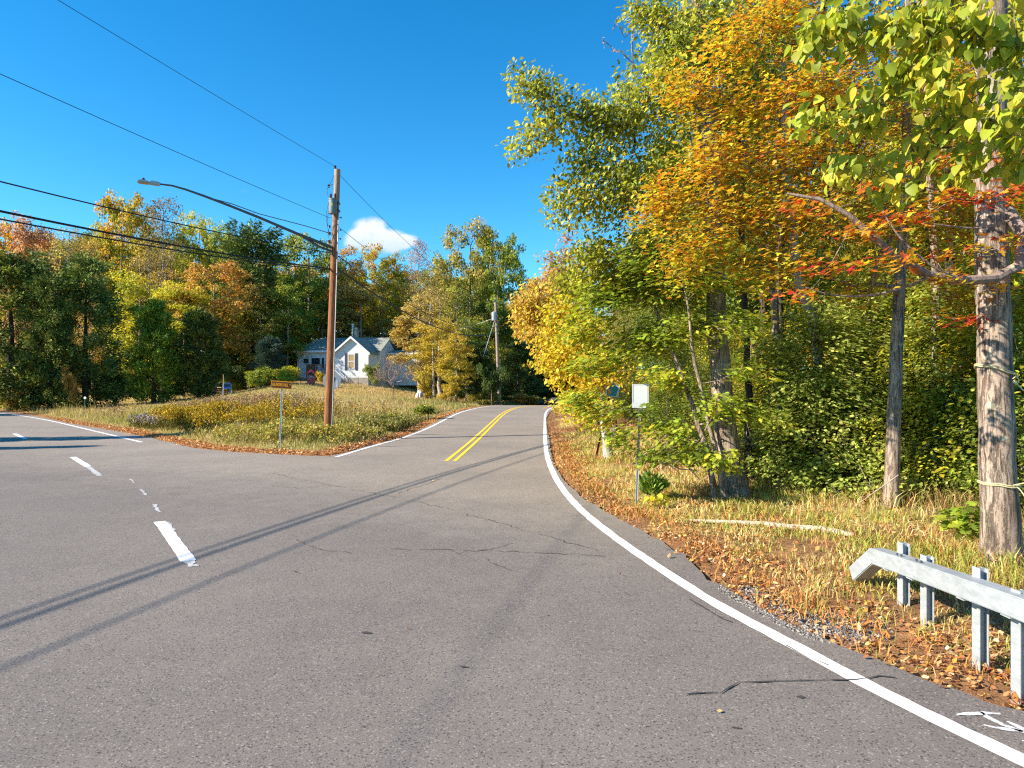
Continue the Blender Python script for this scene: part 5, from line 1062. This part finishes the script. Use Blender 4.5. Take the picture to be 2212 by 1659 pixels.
for (px, py, d_) in ((1962, 1206, 6.3), (1972, 1209, 6.22), (1998, 1218, 5.95), (2008, 1222, 5.87)):
    q = P(px, py, d_) - gb; yy = q[1]; bz = np.interp(q[1] + gb[1], [RP[3][1], RP[2][1], RP[1][1]], [RP[3][2], RP[2][2], RP[1][2]]) - gb[2]; bx_ = np.interp(q[1] + gb[1], [RP[3][1], RP[2][1], RP[1][1]], [RP[3][0], RP[2][0], RP[1][0]]) - gb[0]
    mb = MB(); mb.lathe([(.012, 0), (.013, .016), (.005, .018)], 6, (bx_ + (.03 if px % 2 else -.03), yy, bz + .079)); mb.build('bolt', M_DKMET, rail)

# ------------------------------------------------------------------ signs
def text_mesh(name, s, size, mat, parent, M, extrude=.002, bold=.0):
    cu = bpy.data.curves.new(name, 'FONT'); cu.body = s; cu.size = size; cu.extrude = extrude; cu.align_x = 'CENTER'; cu.align_y = 'CENTER'; cu.offset = bold
    to = bpy.data.objects.new(name, cu); C.objects.link(to); dg = bpy.context.evaluated_depsgraph_get(); me = bpy.data.meshes.new_from_object(to.evaluated_get(dg)); bpy.data.objects.remove(to)
    me.materials.clear(); me.materials.append(mat); o = link(name, me, parent); o.matrix_local = M; return o
def face_M(loc, yaw=0, roll=0):   # text plane facing the camera (towards -Y), turned by yaw
    return Matrix.Translation(loc) @ Matrix.Rotation(yaw, 4, 'Z') @ Matrix.Rotation(math.radians(90), 4, 'X') @ Matrix.Rotation(roll, 4, 'Z')
def upost(base, top, w_, mat, parent, name='post'):
    mb = MB(); a = Vector(base); b = Vector(top); t = (b - a).normalized(); s_ = Vector((1, 0, 0)); s_ = (s_ - t * s_.dot(t)).normalized(); u = t.cross(s_)
    prof = [(-w_, -w_ * .35), (-w_ * .55, -w_ * .35), (-w_ * .3, w_ * .4), (w_ * .3, w_ * .4), (w_ * .55, -w_ * .35), (w_, -w_ * .35), (w_, -w_ * .2), (w_ * .62, -w_ * .2), (w_ * .38, w_ * .6), (-w_ * .38, w_ * .6), (-w_ * .62, -w_ * .2), (-w_, -w_ * .2)]
    vs = [a + s_ * x_ + u * y_ for x_, y_ in prof] + [b + s_ * x_ + u * y_ for x_, y_ in prof]; n = len(prof)
    mb.add(vs, [(i, (i + 1) % n, (i + 1) % n + n, i + n) for i in range(n)] + [tuple(range(n)), tuple(range(2 * n - 1, n - 1, -1))]); return mb.build(name, mat, parent)
M_BROWN = plain('brown_sign_face', (.11, .035, .008), .5, 0, .3, .1); M_GOLD = plain('gold_sign_paint', (.75, .33, .02), .5, 0, .3, .08)
M_WHITE = plain('white_sign_sheet', (.8, .8, .8), .4, 0, .4, .04); M_BLACK = plain('black_sign_paint', (.02, .02, .02), .5)
sb = G(604, 967); sD = sb[1]
sg = thing('street_name_sign', 'brown street name sign reading GILMORE HILL RD in gold letters on a thin post', 'street sign', tuple(sb))
def sp_(px, py, d=None): return P(px, py, d or sD) - sb
upost((0, 0, -.2), sp_(609.5, 836), .028, M_GALV, sg)
ctr = sp_(608, 831.5, sD - .03); yaw_ = .12; roll_ = -.07
Ms = Matrix.Translation(ctr) @ Matrix.Rotation(yaw_, 4, 'Z') @ Matrix.Rotation(-roll_, 4, 'Y')
wS, hS = .68, .255
mb = MB(); mb.box(-wS / 2, wS / 2, -.012, .012, -hS / 2, hS / 2).xf(Ms); mb.build('sign_frame', M_GOLD, sg, bevel=.004)
mb = MB(); mb.box(-wS / 2 + .018, wS / 2 - .018, -.016, -.0125, -hS / 2 + .024, hS / 2 - .024).xf(Ms); pn = mb.build('sign_panel', M_BROWN, sg)
text_mesh('lettering', 'GILMORE HILL', .1, M_GOLD, sg, Ms @ Matrix.Translation((-.035, -.019, 0)) @ Matrix.Rotation(math.radians(90), 4, 'X') @ Matrix.Diagonal((.82, 1.35, 1, 1)), .002, .003)
text_mesh('lettering', 'RD', .042, M_GOLD, sg, Ms @ Matrix.Translation((.292, -.019, .03)) @ Matrix.Rotation(math.radians(90), 4, 'X') @ Matrix.Diagonal((.8, 1.2, 1, 1)), .002, .001)
# stop sign seen from behind
stb = GD(715, 28.9); st = thing('stop_sign', 'grey back of an octagonal stop sign, half hidden behind the utility pole', 'stop sign', tuple(stb))
oc = P(717, 822, 28.7) - stb; R8 = .405
mb = MB(); mb.prism([(oc[0] + R8 * math.cos(math.pi / 8 + k * math.pi / 4), oc[2] + R8 * math.sin(math.pi / 8 + k * math.pi / 4)) for k in range(8)], 1, oc[1], oc[1] + .004); mb.build('sign_plate', plain('grey_aluminium_back', (.24, .29, .34), .55, .3, .4, .05), st)
upost((0, .0, -.2), (oc[0], oc[1] - .04, oc[2] + .2), .03, M_GALV, st)
q = P(726.5, 829, 28.6) - stb; mb = MB(); mb.box(q[0] - .04, q[0] + .04, oc[1] - .006, oc[1] - .001, q[2] - .17, q[2] + .15); mb.build('sticker', M_LAMPG, st)
# marker post
mp = G(180, 903); mk = thing('marker_post', 'thin dark marker post with a small round white reflector at the left roadside', 'marker post', tuple(mp))
t_ = P(184, 861, mp[1]) - mp; mb = MB(); mb.tube([(0, 0, -.1), t_], .022, 6); mb.build('post', M_DKMET, mk)
mb = MB(); mb.tube([t_ + np.array([0, -.03, .05]), t_ + np.array([0, -.015, .05])], .085, 14); mb.build('reflector', M_WHITE, mk)
# white plates on a post in the leaves
wb = G(1374, 1090); ws_ = thing('road_sign', 'white two-plate road sign half hidden in oak leaves on a pale steel post', 'road sign', tuple(wb))
def wp(px, py, d=None): return P(px, py, d or wb[1]) - wb
upost((0, 0, -.2), wp(1379, 960), .026, M_PALEM, ws_, 'post'); upost(wp(1379, 961), wp(1384, 838), .024, M_PALEM, ws_, 'post_extension')
q = wp(1383.5, 850, wb[1] - .03); s1 = 35.5 * wb[1] / F / 2; h1 = 20.5 * wb[1] / F
mb = MB(); mb.box(q[0] - s1, q[0] + s1, q[1] - .003, q[1], q[2] - h1, q[2] + h1); mb.build('sign_plate', M_WHITE, ws_)
mb = MB(); b_ = .005; m_ = .014
for (x0, x1, z0, z1) in ((-s1 + m_, s1 - m_, h1 - m_ - b_, h1 - m_), (-s1 + m_, -s1 + m_ + b_, -h1 + m_, h1 - m_ - b_), (s1 - m_ - b_, s1 - m_, -h1 + m_, h1 - m_ - b_)):
    mb.box(q[0] + x0, q[0] + x1, q[1] - .0045, q[1] - .0035, q[2] + z0, q[2] + z1)
mb.build('sign_border', M_BLACK, ws_)
q = wp(1380, 876, wb[1] - .03); s2 = 30 * wb[1] / F / 2; h2 = 5.2 * wb[1] / F
mb = MB(); mb.box(q[0] - s2, q[0] + s2, q[1] - .003, q[1], q[2] - h2, q[2] + h2); mb.build('sign_plate', M_WHITE, ws_)
# blue route marker on a rusty post
bb = G(1285, 985); bD = bb[1]; bs = thing('route_marker', 'blue route marker with an orange number 5 among the leaves, rusty leaning post', 'road sign', tuple(bb))
def bp(px, py, d=None): return P(px, py, d or bD - .4) - bb
M_BLUE = plain('blue_sign_sheet', (.01, .32, .62), .35, 0, .5, .06); M_GLARE = plain('cyan_glare_sheet', (.5, .72, .76), .35, 0, .5, .08)  # pale cyan backing plate: glare on the sign, put into its colour
upost((0, 0, -.2), bp(1318, 850), .034, M_RUST, bs)
q = bp(1322, 842, bD - .5); k_ = (bD - .5) / F
Mb = Matrix.Translation(q) @ Matrix.Rotation(.1, 4, 'Y')
mb = MB(); mb.box(-16 * k_, 16 * k_, 0, .004, -15 * k_, 15 * k_).xf(Mb); mb.build('sign_plate', M_GLARE, bs)
mb = MB(); mb.prism([(-13 * k_, 6 * k_), (-9 * k_, -13.5 * k_), (9 * k_, -13.5 * k_), (14 * k_, 6 * k_), (1 * k_, 14 * k_)], 1, -.004, -.0005).xf(Mb); mb.build('blue_shield', M_BLUE, bs)
text_mesh('number', '5', .2, plain('orange_number_paint', (.8, .33, .02), .5), bs, Mb @ Matrix.Translation((-4.5 * k_, -.006, -5 * k_)) @ Matrix.Rotation(math.radians(90), 4, 'X'), .002, .008)
q = bp(1315, 872, bD - .5); mb = MB(); mb.box(q[0] - .09, q[0] + .09, q[1], q[1] + .004, q[2] - .05, q[2] + .04); mb.build('lower_plate', M_WHITE, bs)

# ------------------------------------------------------------------ house
sid = NT('white_clapboard'); svz = sid.n('SeparateXYZ', {0: sid.coord()}).outputs[2]
lap = sid.m_('FRACT', sid.m_('MULTIPLY', svz, 7.0)); sid.set('Base Color', sid.mix(sid.n('MapRange', {0: lap, 1: 0, 2: .14}).outputs[0], (.42, .43, .46), (.78, .78, .78))); sid.set('Roughness', .6); sid.bump(lap, .5, .015)
shg = NT('grey_green_shingles'); sv_ = shg.coord(); br = shg.n('TexBrick', {'Vector': shg.n('Mapping', {'Vector': sv_, 'Scale': (1, 1, 1)}).outputs[0], 'Scale': 3.0, 'Color1': (.23, .24, .2, 1), 'Color2': (.33, .34, .28, 1), 'Mortar': (.1, .11, .1, 1), 'Mortar Size': .01})
shg.set('Base Color', shg.mix(.5, br.outputs[0], shg.ramp(shg.noise(9, 5, .6, sv_).outputs[0], [(.3, (.2, .21, .175)), (.7, (.36, .37, .30))]))); shg.set('Roughness', .9)
M_TRIM = plain('white_trim', (.8, .8, .8), .5, 0, .4, .03); M_SHUT = plain('charcoal_shutter', (.05, .05, .062), .6); M_STONE = plain('stone_block', (.34, .3, .24), .9, 0, .2, .35, 4)
M_DECK = plain('brown_stained_timber', (.22, .115, .055), .8, 0, .2, .3, 5); M_GLASS = NT('dark_window_glass'); M_GLASS.set('Base Color', (.03, .035, .045, 1)); M_GLASS.set('Roughness', .08); M_GLASS = M_GLASS.m
M_BLIND = plain('tan_blind', (.42, .28, .13), .7); M_BLOCK = plain('chimney_block', (.36, .31, .26), .9)
HB = np.array([-18.3, 78.0, 2.6]); house = thing('house', 'small white clapboard house with grey green roof behind the meadow', 'house', tuple(HB), -.09)
def X_(px, d=78.): return (px - CX) / F * d - HB[0]
def Z_(py, d=78.): return CZ + (HY - py) * d / F - HB[2]
x0, x1, xr = X_(722.4), X_(796.6), X_(759.5); zf, ze, zr = Z_(816), Z_(760.5), Z_(729)
mb = MB(); mb.prism([(x0, zf), (x1, zf), (x1, ze), (xr, zr), (x0, ze)], 1, 0, 5.2); mb.build('gable_wall', sid.m, house)
mb = MB(); xa, xb = X_(632, 81.5), X_(817, 81.5); ya, yb = 3.5, 11.0; zE = Z_(759, 81.2); zR = Z_(731.5, 85.3)
mb.box(xa, xb - .01, ya, yb, zf, zE - .02); mb.prism([(ya, zE - .02), (yb, zE - .02), (7.3, zR - .12)], 0, xb - .16, xb - .01); mb.build('main_wall', sid.m, house)
mb = MB()   # wing roof: two slabs
th = .12; ov = .32; sl = (zr - ze) / (x1 - xr)
for sgn, xe in ((-1, x0), (1, x1)):
    xo = xe + sgn * ov * .8; zo_ = ze - ov * .8 * sl; xm = xr + sgn * .004
    mb.prism([(xm, zr + .02), (xo, zo_ + .02), (xo, zo_ + .02 + th), (xm, zr + .02 + th * 1.25)], 1, -ov, 6.2)
mb.build('wing_roof', shg.m, house)
mb = MB()
for sgn, xe in ((-1, x0), (1, x1)):
    xo = xe + sgn * ov * .8; zo_ = ze - ov * .8 * sl; xm = xr + sgn * .006
    mb.prism([(xm, zr - .12), (xo, zo_ - .12), (xo, zo_ + .1), (xm, zr + .14)], 1, -ov - .03, -ov - .002)
    mb.box(min(xe, xo) , max(xe, xo), -ov, 0, zo_ - .1, zo_ - .05)
mb.build('rake_board', M_TRIM, house)
mb = MB(); xl = X_(622, 81.0); xrr = xb + .25; rl_ = X_(680, 85.3); rr_ = xb + .25; yE = 3.1; yB = 11.4
vs = [(xl, yE, zE), (xrr, yE, zE), (rr_, 7.3, zR), (rl_, 7.3, zR), (xl, yB, zE), (xrr, yB, zE)]
vs += [(a, b, c + .13) for a, b, c in vs]
mb.add(vs, [(0, 1, 2, 3), (3, 2, 5, 4), (0, 3, 4), (7, 6, 9, 8), (8, 9, 10, 11), (9, 6, 10), (0, 6, 7, 1), (1, 7, 8, 2), (2, 8, 11, 5), (5, 11, 10, 4), (4, 10, 6, 0)]); mb.build('main_roof', shg.m, house)
mb = MB(); mb.box(xl - .02, x0 - ov * .8 - .02, yE - .06, yE - .003, zE - .1, zE + .11); mb.build('gutter', M_TRIM, house)
mb = MB(); mb.box(x0 + .02, x1 - .02, .02, 5, -.5, zf - .003); mb.box(xa + .03, xb - .04, ya + .03, yb - .1, -.5, zf - .003); mb.build('foundation', M_STONE, house)
mb = MB(); mb.box(x1 - .09, x1 + .006, -.02, -.003, zf, ze - .05); mb.box(x0 - .006, x0 + .09, -.02, -.003, zf, ze - .05); mb.build('corner_board', M_TRIM, house)
def window(parent, wx0, wx1, wz0, wz1, y, pane, rail_=True):
    f = MB(); t = .07
    f.box(wx0 - t, wx0, y - .05, y - .004, wz0 - t, wz1 + t); f.box(wx1, wx1 + t, y - .05, y - .004, wz0 - t, wz1 + t); f.box(wx0, wx1, y - .05, y - .004, wz1, wz1 + t); f.box(wx0, wx1, y - .06, y - .004, wz0 - t, wz0)
    if rail_: f.box(wx0, wx1, y - .045, y - .02, (wz0 + wz1) / 2 - .035, (wz0 + wz1) / 2 + .035)
    w_ = f.build('window', M_TRIM, parent); g = MB(); g.box(wx0, wx1, y - .018, y - .004, wz0, wz1); g.build('pane', pane, w_); return w_
window(house, X_(753), X_(765), Z_(795), Z_(766), 0, M_BLIND)
for a, b in ((744.5, 750), (767.5, 773)):
    mb = MB(); mb.box(X_(a), X_(b), -.035, -.003, Z_(800), Z_(763)); mb.build('shutter', M_SHUT, house)
for a, b, c, d_ in ((646, 658, 785, 774), (664, 683, 787, 773), (687, 692, 795, 773)):
    window(house, X_(a, 81.5), X_(b, 81.5), Z_(c, 81.5), Z_(d_, 81.5), 3.5, M_GLASS, False)
mb = MB(); mb.box(X_(696, 81.5), X_(707, 81.5), 3.44, 3.49, 1.05, Z_(771, 81.5)); dr = mb.build('door', M_TRIM, house)
mb = MB(); mb.box(X_(697.5, 81.5), X_(705.5, 81.5), 3.425, 3.438, 1.3, Z_(773, 81.5)); mb.build('pane', M_GLASS, dr)
mb = MB(); mb.box(X_(755, 84), X_(761.5, 84), 6.0, 6.7, zR - .8, Z_(714, 84)); mb.box(X_(755.5, 84) , X_(760.5, 84), 6.1, 6.6, Z_(714, 84), Z_(707, 84)); mb.build('chimney', M_BLOCK, house)
mb = MB(); cx_ = X_(750.5, 84); mb.lathe([(.12, zR - .7), (.12, Z_(702, 84)), (.19, Z_(702, 84)), (.19, Z_(700, 84)), (.05, Z_(699, 84))], 12, (cx_, 6.2, 0)); mb.build('stove_pipe', M_PALEM, house, True)
# low addition on the right
mb = MB(); ax0, ax1 = xb + .02, X_(903, 84.5); mb.box(ax0, ax1, 6.5, 12, -.3, Z_(765, 84.5)); mb.build('addition_wall', sid.m, house)
mb = MB(); zA = Z_(765, 84.5); mb.prism([(6.2, zA), (9.2, zA + .45), (12.2, zA), (12.2, zA + .12), (9.2, zA + .6), (6.2, zA + .12)], 0, ax0 + .01, ax1 + .25); mb.build('addition_roof', shg.m, house)
mb = MB(); mb.box(ax0 + .01, ax1 + .25, 6.14, 6.19, zA - .06, zA + .12); mb.build('fascia', M_TRIM, house)
# side window of the wing
mb = MB(); mb.box(x1 + .003, x1 + .03, 2.2, 3.2, Z_(795), Z_(770)); mb.build('window', M_TRIM, house)
# deck with railing and steps
dx0, dx1 = X_(659, 79), x0 - .03; dz = 1.0; dy0 = .7
mb = MB(); mb.box(dx0, dx1, dy0, 3.4, dz - .15, dz); mb.build('deck_floor', M_DECK, house)
for x_ in np.linspace(dx0 + .06, dx1 - .06, 4): mb = MB(); mb.box(x_ - .06, x_ + .06, dy0 - .07, dy0 + .05, -.6, dz + 1.05); mb.build('deck_post', M_DECK, house)
mb = MB(); mb.box(dx0, dx1, dy0 - .06, dy0 + .06, dz + 1.06, dz + 1.13); mb.box(dx0, dx1, dy0 - .03, dy0 + .03, dz + .1, dz + .16); mb.box(dx0 - .05, dx0 + .05, dy0 + .06, 3.4, dz + 1.06, dz + 1.13)
for x_ in np.arange(dx0 + .15, dx1 - .1, .15): mb.box(x_ - .02, x_ + .02, dy0 - .02, dy0 + .02, dz + .16, dz + 1.06)
for y_ in np.arange(dy0 + .15, 3.3, .15): mb.box(dx0 - .02, dx0 + .02, y_ - .02, y_ + .02, dz, dz + 1.06)
mb.build('railing', M_DECK, house)
mb = MB()
for k_ in range(7): mb.box(x0 + .05 + k_ * .2, x0 + .25 + k_ * .2, -1.25, -.3, dz - .2 * k_ - .2, dz - .2 * k_ - .16)
for yy in (-1.25, -.3):
    mb.prism([(x0 + .0, dz + .9), (x0 + 1.5, dz - .55), (x0 + 1.5, dz - .63), (x0, dz + .82)], 1, yy - .03, yy + .03)
    for k_ in range(8): mb.box(x0 + .05 + k_ * .2 - .015, x0 + .05 + k_ * .2 + .015, yy - .015, yy + .015, dz - .2 * k_ - .16, dz + .84 - .193 * k_)
mb.build('steps', M_TRIM, house)

# ------------------------------------------------------------------ garden things
M_RED = plain('faded_red_paint', (.62, .10, .09), .6, 0, .3, .15); M_REDD = plain('dark_red_roof', (.35, .03, .05), .6, 0, .3, .2)
wl = G(672, 831); 
if wl[1] > 80 or wl[1] < 50: wl = GD(672, 72)
ww = thing('wishing_well', 'small red wooden wishing well with a peaked roof in front of the deck', 'wishing well', tuple(wl), .25)
k_ = wl[1] / F; W2 = 8.2 * k_; H_ = 31 * k_
mb = MB(); mb.box(-W2, W2, -W2 * .8, -W2 * .8 + .05, -.1, H_ * .47); mb.box(-W2, -W2 + .05, -W2 * .8 + .05, W2 * .8, -.1, H_ * .47); mb.box(W2 - .05, W2, -W2 * .8 + .05, W2 * .8, -.1, H_ * .47); mb.box(-W2 + .05, W2 - .05, W2 * .8 - .05, W2 * .8, -.1, H_ * .47); mb.build('well_box', M_RED, ww)
for sx_ in (-1, 1):
    for sy_ in (-1, 1):
        mb = MB(); mb.box(sx_ * (W2 - .05) - .04, sx_ * (W2 - .05) + .04, sy_ * (W2 * .8 - .045) - .04, sy_ * (W2 * .8 - .045) + .04, H_ * .47 + .002, H_ * .78); mb.build('post', M_RED, ww)
mb = MB(); zr_ = H_ * 1.0; ze_ = H_ * .72; wr_ = W2 + .16
mb.prism([(0, zr_), (-wr_, ze_), (-wr_, ze_ + .07), (0, zr_ + .1), (wr_, ze_ + .07), (wr_, ze_)], 1, -W2 - .12, W2 + .12); mb.build('roof', M_REDD, ww)
mb = MB(); mb.prism([(0, zr_ + .03), (-wr_ + .02, ze_), (-wr_ + .14, ze_), (0, zr_ - .13), (wr_ - .14, ze_), (wr_ - .02, ze_)], 1, -W2 - .15, -W2 - .123); mb.build('gable_trim', M_RED, ww)
# wire garden fence
fb = GD(800, 75); gf_ = thing('garden_fence', 'thin wire garden fence on metal stakes in front of the white gable wall', 'fence', tuple(fb))
xs_ = [(px, (px - CX) / F * 75 - fb[0]) for px in (744, 756, 774, 797, 812, 830, 852)]
for px, x_ in xs_:
    z_ = GD(px, 75)[2] - fb[2]; mb = MB(); mb.tube([(x_, 0, z_ - .1), (x_, 0, z_ + 1.05)], .02, 5); mb.build('stake', M_DKMET, gf_)
mb = MB()
for h_ in np.arange(.08, 1.05, .12): mb.tube([(x_, 0, GD(px, 75)[2] - fb[2] + h_) for px, x_ in xs_], .006, 4)
mb.build('wire_mesh', M_PALEM, gf_)
# white covered stand and firewood
cv = GD(907, 66); ct = thing('covered_stand', 'white sheet draped to a cone over something beside the thicket', 'cover', tuple(cv))
mb = MB(); n_ = 22; prof = [(1, -.05), (.82, .28), (.55, .6), (.3, .85), (.12, .98), (.02, 1.0)]
vs = []; fs = []
for r_, z_ in prof:
    for k in range(n_):
        a_ = 2 * math.pi * k / n_; rr = .42 * r_ * (1 + .18 * math.sin(5 * a_) + .1 * math.sin(9 * a_ + 1)); vs.append((rr * math.cos(a_), rr * math.sin(a_), z_ * .82))
for i in range(len(prof) - 1):
    for k in range(n_): fs.append((i * n_ + k, i * n_ + (k + 1) % n_, (i + 1) * n_ + (k + 1) % n_, (i + 1) * n_ + k))
mb.add(vs, fs); mb.build('sheet', plain('white_cloth', (.72, .72, .76), .8, 0, .2, .1), ct, True)
mb = MB(); mb.box(.08, .2, -.46, -.42, 0, .45); mb.build('dark_opening', plain('dark_blue_cloth', (.03, .03, .09), .8), ct)
rw = np.random.default_rng(9); 
for k_ in range(9):
    q = GD(915 + k_ * 2.5, 65.5 + rw.uniform(-.6, .6)); a_ = rw.uniform(-.5, .5); mb = MB(); L_ = rw.uniform(.5, .9); mb.tube([(-L_ / 2, 0, 0), (L_ / 2, rw.uniform(-.05, .05), rw.uniform(-.1, .12))], [.09, .075], 8)
    o = mb.build('log', M_BARKD); o.location = (q[0], q[1], q[2] + .09 + .1 * (k_ % 3)); o.rotation_euler = (0, rw.uniform(-.25, .25), a_); tag(o, ('long' if L_ > .7 else 'short') + ' dark firewood log ' + ('on top of' if k_ % 3 == 2 else ('at the foot of' if k_ % 3 == 0 else 'in the middle of')) + ' the heap beside the white covered stand', 'log', 'firewood logs beside the white cover')
# blue garden seat and stake
M_BLUEF = plain('blue_painted_metal', (.05, .2, .5), .5); bq = GD(490, 61); bsd = thing('garden_chair', 'small blue framed garden chair at the dark edge of the wood', 'chair', tuple(bq), .3)
mb = MB(); mb.tube([(-.35, 0, .75), (-.3, 0, 1.15), (.3, 0, 1.15), (.38, 0, .75), (-.35, 0, .75)], .035, 6); mb.build('back_frame', M_BLUEF, bsd)
mb = MB(); mb.prism([(-.31, .77), (-.27, 1.11), (.27, 1.11), (.33, .77)], 1, -.01, .01); mb.build('backrest', plain('dark_blue_mesh', (.02, .05, .1), .7), bsd)
mb = MB(); mb.box(-.36, .36, -.5, .02, .66, .71); mb.build('seat', M_BLUEF, bsd)
for sx_ in (-.32, .32):
    for sy_ in (-.46, -.02): mb = MB(); mb.tube([(sx_, sy_, -.05), (sx_, sy_, .68)], .025, 6); mb.build('leg', M_BLUEF, bsd)
sk = GD(482, 55); mb = MB(); zt = P(483, 809, 55)[2] - sk[2]; mb.tube([(0, 0, -.1), (.03, 0, zt * .5), (.02, 0, zt)], .03, 7); o = mb.build('wooden_stake', plain('peeling_stake_wood', (.45, .28, .14), .8)); o.location = sk; tag(o, 'upright tan wooden stake in the meadow near the blue chair', 'stake')
for px, py, h_, lab in ((433, 768, 0, ''),): pass
# bare rounded bush on the lawn
px_tree('bare_bush', 'leafless rounded brown bush on the lawn in front of the house addition', [(850, 838, 58), (850, 830, 58), (849, 822, 58)], .05, .03,
 [(848, 800, 58, 52, 26, 150), (848, 778, 58, 34, 14, 50), (815, 812, 58, 22, 14, 30), (882, 812, 58, 22, 14, 30)], .28, 5, LF_QUAD, .08, BROWNISH, 301, 'shrub', seg=.3, start=0, tip=.011, rise=1.0, spread=.8, bmat=plain('reddish_twigs', (.30, .2, .155), .9), sides=(6, 4, 3))
px_tree('green_shrub', 'small dark green shrub with broad leaves at the side road edge', [(925, 895, 42), (925, 885, 42)], .03, .02, [(925, 884, 42, 24, 9, 30), (905, 888, 42, 14, 7, 12)], .25, 22, LF_OVAL, .16, GREEN, 302, 'shrub', seg=.2, start=0, tip=.005, mode='layer')
px_tree('green_shrub', 'upright leafy green weed bush near the ditch right of the utility pole', [(842, 920, 34), (842, 905, 34)], .03, .02, [(842, 908, 34, 9, 14, 16), (855, 915, 34, 14, 8, 12)], .2, 20, LF_OVAL, .14, GREEN, 303, 'shrub', seg=.2, start=0, tip=.005)
px_tree('green_tuft', 'feathery light green bush right of the white sign post', [(1408, 1082, 12.6), (1408, 1060, 12.6)], .01, .006, [(1408, 1052, 12.6, 20, 18, 30)], .12, 40, LF_NEEDLE, .12, CEDAR, 304, 'shrub', seg=.1, start=0, tip=.002, mode='needle', droop=-1.6)
px_tree('leafy_sprout', 'yellow green round leaved sprout below the feathery bush', [(1415, 1098, 11.9), (1415, 1085, 11.9)], .01, .006, [(1415, 1082, 11.8, 26, 10, 9, .7)], .12, 8, LF_HEART, .1, YG, 305, 'shrub', seg=.1, start=0, tip=.003, mode='layer')
px_tree('oak_seedling', 'young oak with big bright leaves at the foot of the roped trunk', [(2100, 1165, 8.6), (2100, 1130, 8.5)], .012, .006, [(2105, 1120, 8.4, 30, 26, 14, .4)], .16, 9, LF_OAK, .19, OAKG, 306, 'shrub', seg=.1, start=0, tip=.003, mode='layer', flat_=.8)
# fallen branch
fl = [G(*p) for p in ((1490, 1131), (1560, 1134), (1650, 1139), (1705, 1146), (1780, 1151), (1845, 1164))]
f0 = fl[2]; mb = MB(); mb.tube([p - f0 + np.array([0, 0, .045]) for p in fl], [.018, .03, .04, .042, .045, .03], 8); o = mb.build('fallen_branch', bark('bleached_wood', (.45, .33, .24), (.68, .55, .42), 0, 1.5, .4), None, True); o.location = f0; tag(o, 'bleached crooked branch lying in the verge grass before the woods', 'branch')
# rope round the near trunk, thick limb crossing
roped = next(o for o in S.objects if str(o.get('label', '')).startswith('nearest thick grey trunk'))
RB = np.array(roped.location)
limb = [(2175, 455, 7.6), (2215, 510, 7.4), (2200, 575, 7.15), (2150, 602, 7.0), (2080, 606, 6.95), (2010, 596, 6.9), (1940, 560, 6.85), (1880, 505, 6.85), (1830, 462, 6.85), (1770, 430, 6.9), (1700, 418, 7)]
mb = MB(); mb.tube([P(*p) - RB for p in limb], [.07, .062, .055, .052, .05, .046, .038, .032, .026, .02, .012], 9)
for a in ([(2010, 596, 6.9), (1960, 620, 6.8), (1880, 640, 6.75), (1800, 640, 6.7), (1740, 620, 6.7)], [(2080, 606, 6.95), (2000, 570, 6.9), (1930, 500, 6.9), (1900, 440, 6.9)], [(2200, 470, 7.2), (2120, 495, 7.1), (2060, 490, 7), (1990, 480, 7)]):
    mb.tube([P(*p) - RB for p in smooth_path(a, 2)], list(np.linspace(.018, .004, len(smooth_path(a, 2)))), 6)
mb.build('limb', bark('smooth_maple_bark', (.24, .17, .13), (.4, .31, .25), .38, 1.2, .3), roped, True)
M_ROPE = plain('pale_rope', (.6, .55, .3), .8, 0, .2, .2, 60); M_ROPEG = plain('green_cord', (.08, .3, .22), .7)
def rope(name, label, pyL, pyR, ends, mat):
    zc = P(2150, (pyL + pyR) / 2, 7.7)[2]; xc = P(np.interp((pyL + pyR) / 2, [600, 800, 1050, 1245], [2143, 2150, 2158, 2166]), 800, 7.7)[0]; dz_ = (pyR - pyL) / 2 * 7.5 / F
    o_ = np.array([xc, 7.7, zc]); mb = MB(); R_ = .196 if pyL < 900 else .2
    for off_ in (0, .018): mb.tube([(R_ * math.cos(a), R_ * math.sin(a), -dz_ * math.cos(a) + off_ + .006 * math.sin(5 * a)) for a in np.linspace(0, 2 * math.pi, 40)], .007, 6)
    for e in ends: mb.tube([P(*p) - o_ for p in smooth_path(e, 2)] if len(e[0]) == 3 else [], .006, 6)
    o = mb.build(name, mat, None, True); o.location = o_; return tag(o, label, 'rope')
rope('rope', 'pale green rope knotted round the near trunk at its middle', 790, 818, [[(2188, 818, 7.5), (2196, 812, 7.45), (2202, 822, 7.4), (2196, 832, 7.4), (2188, 824, 7.45)], [(2190, 822, 7.5), (2215, 848, 7.3), (2260, 880, 7.0)]], M_ROPE)
rope('rope', 'pale rope tied round the near trunk low down, loose end hanging', 1044, 1050, [[(2195, 1050, 7.5), (2208, 1062, 7.45), (2220, 1085, 7.4)], [(2190, 1048, 7.5), (2230, 1040, 7.2), (2280, 1030, 7)]], M_ROPE)
# dark boulders beyond the crest
import bmesh
for k_, (px, d_, s_) in enumerate(((1165, 72, .5), (1182, 71, .7), (1198, 70, .8), (1212, 69, .5))):
    q = GD(px, d_); bm = bmesh.new(); bmesh.ops.create_icosphere(bm, subdivisions=3, radius=s_)
    for v in bm.verts: v.co *= 1 + .22 * math.sin(v.co.x * 4 + k_) * math.cos(v.co.y * 5) + .1 * math.sin(v.co.z * 9 + k_); v.co.z *= .6
    me = bpy.data.meshes.new('boulder'); bm.to_mesh(me); bm.free(); me.materials.append(plain('dark_rock', (.09, .085, .085), .9, 0, .2, .4, 3)); o = link('boulder', me); o.location = (q[0], q[1], B(q[0], q[1]) + .25)
    tag(o, 'dark boulder in the shade where the side road disappears', 'boulder', 'boulders beyond the crest')
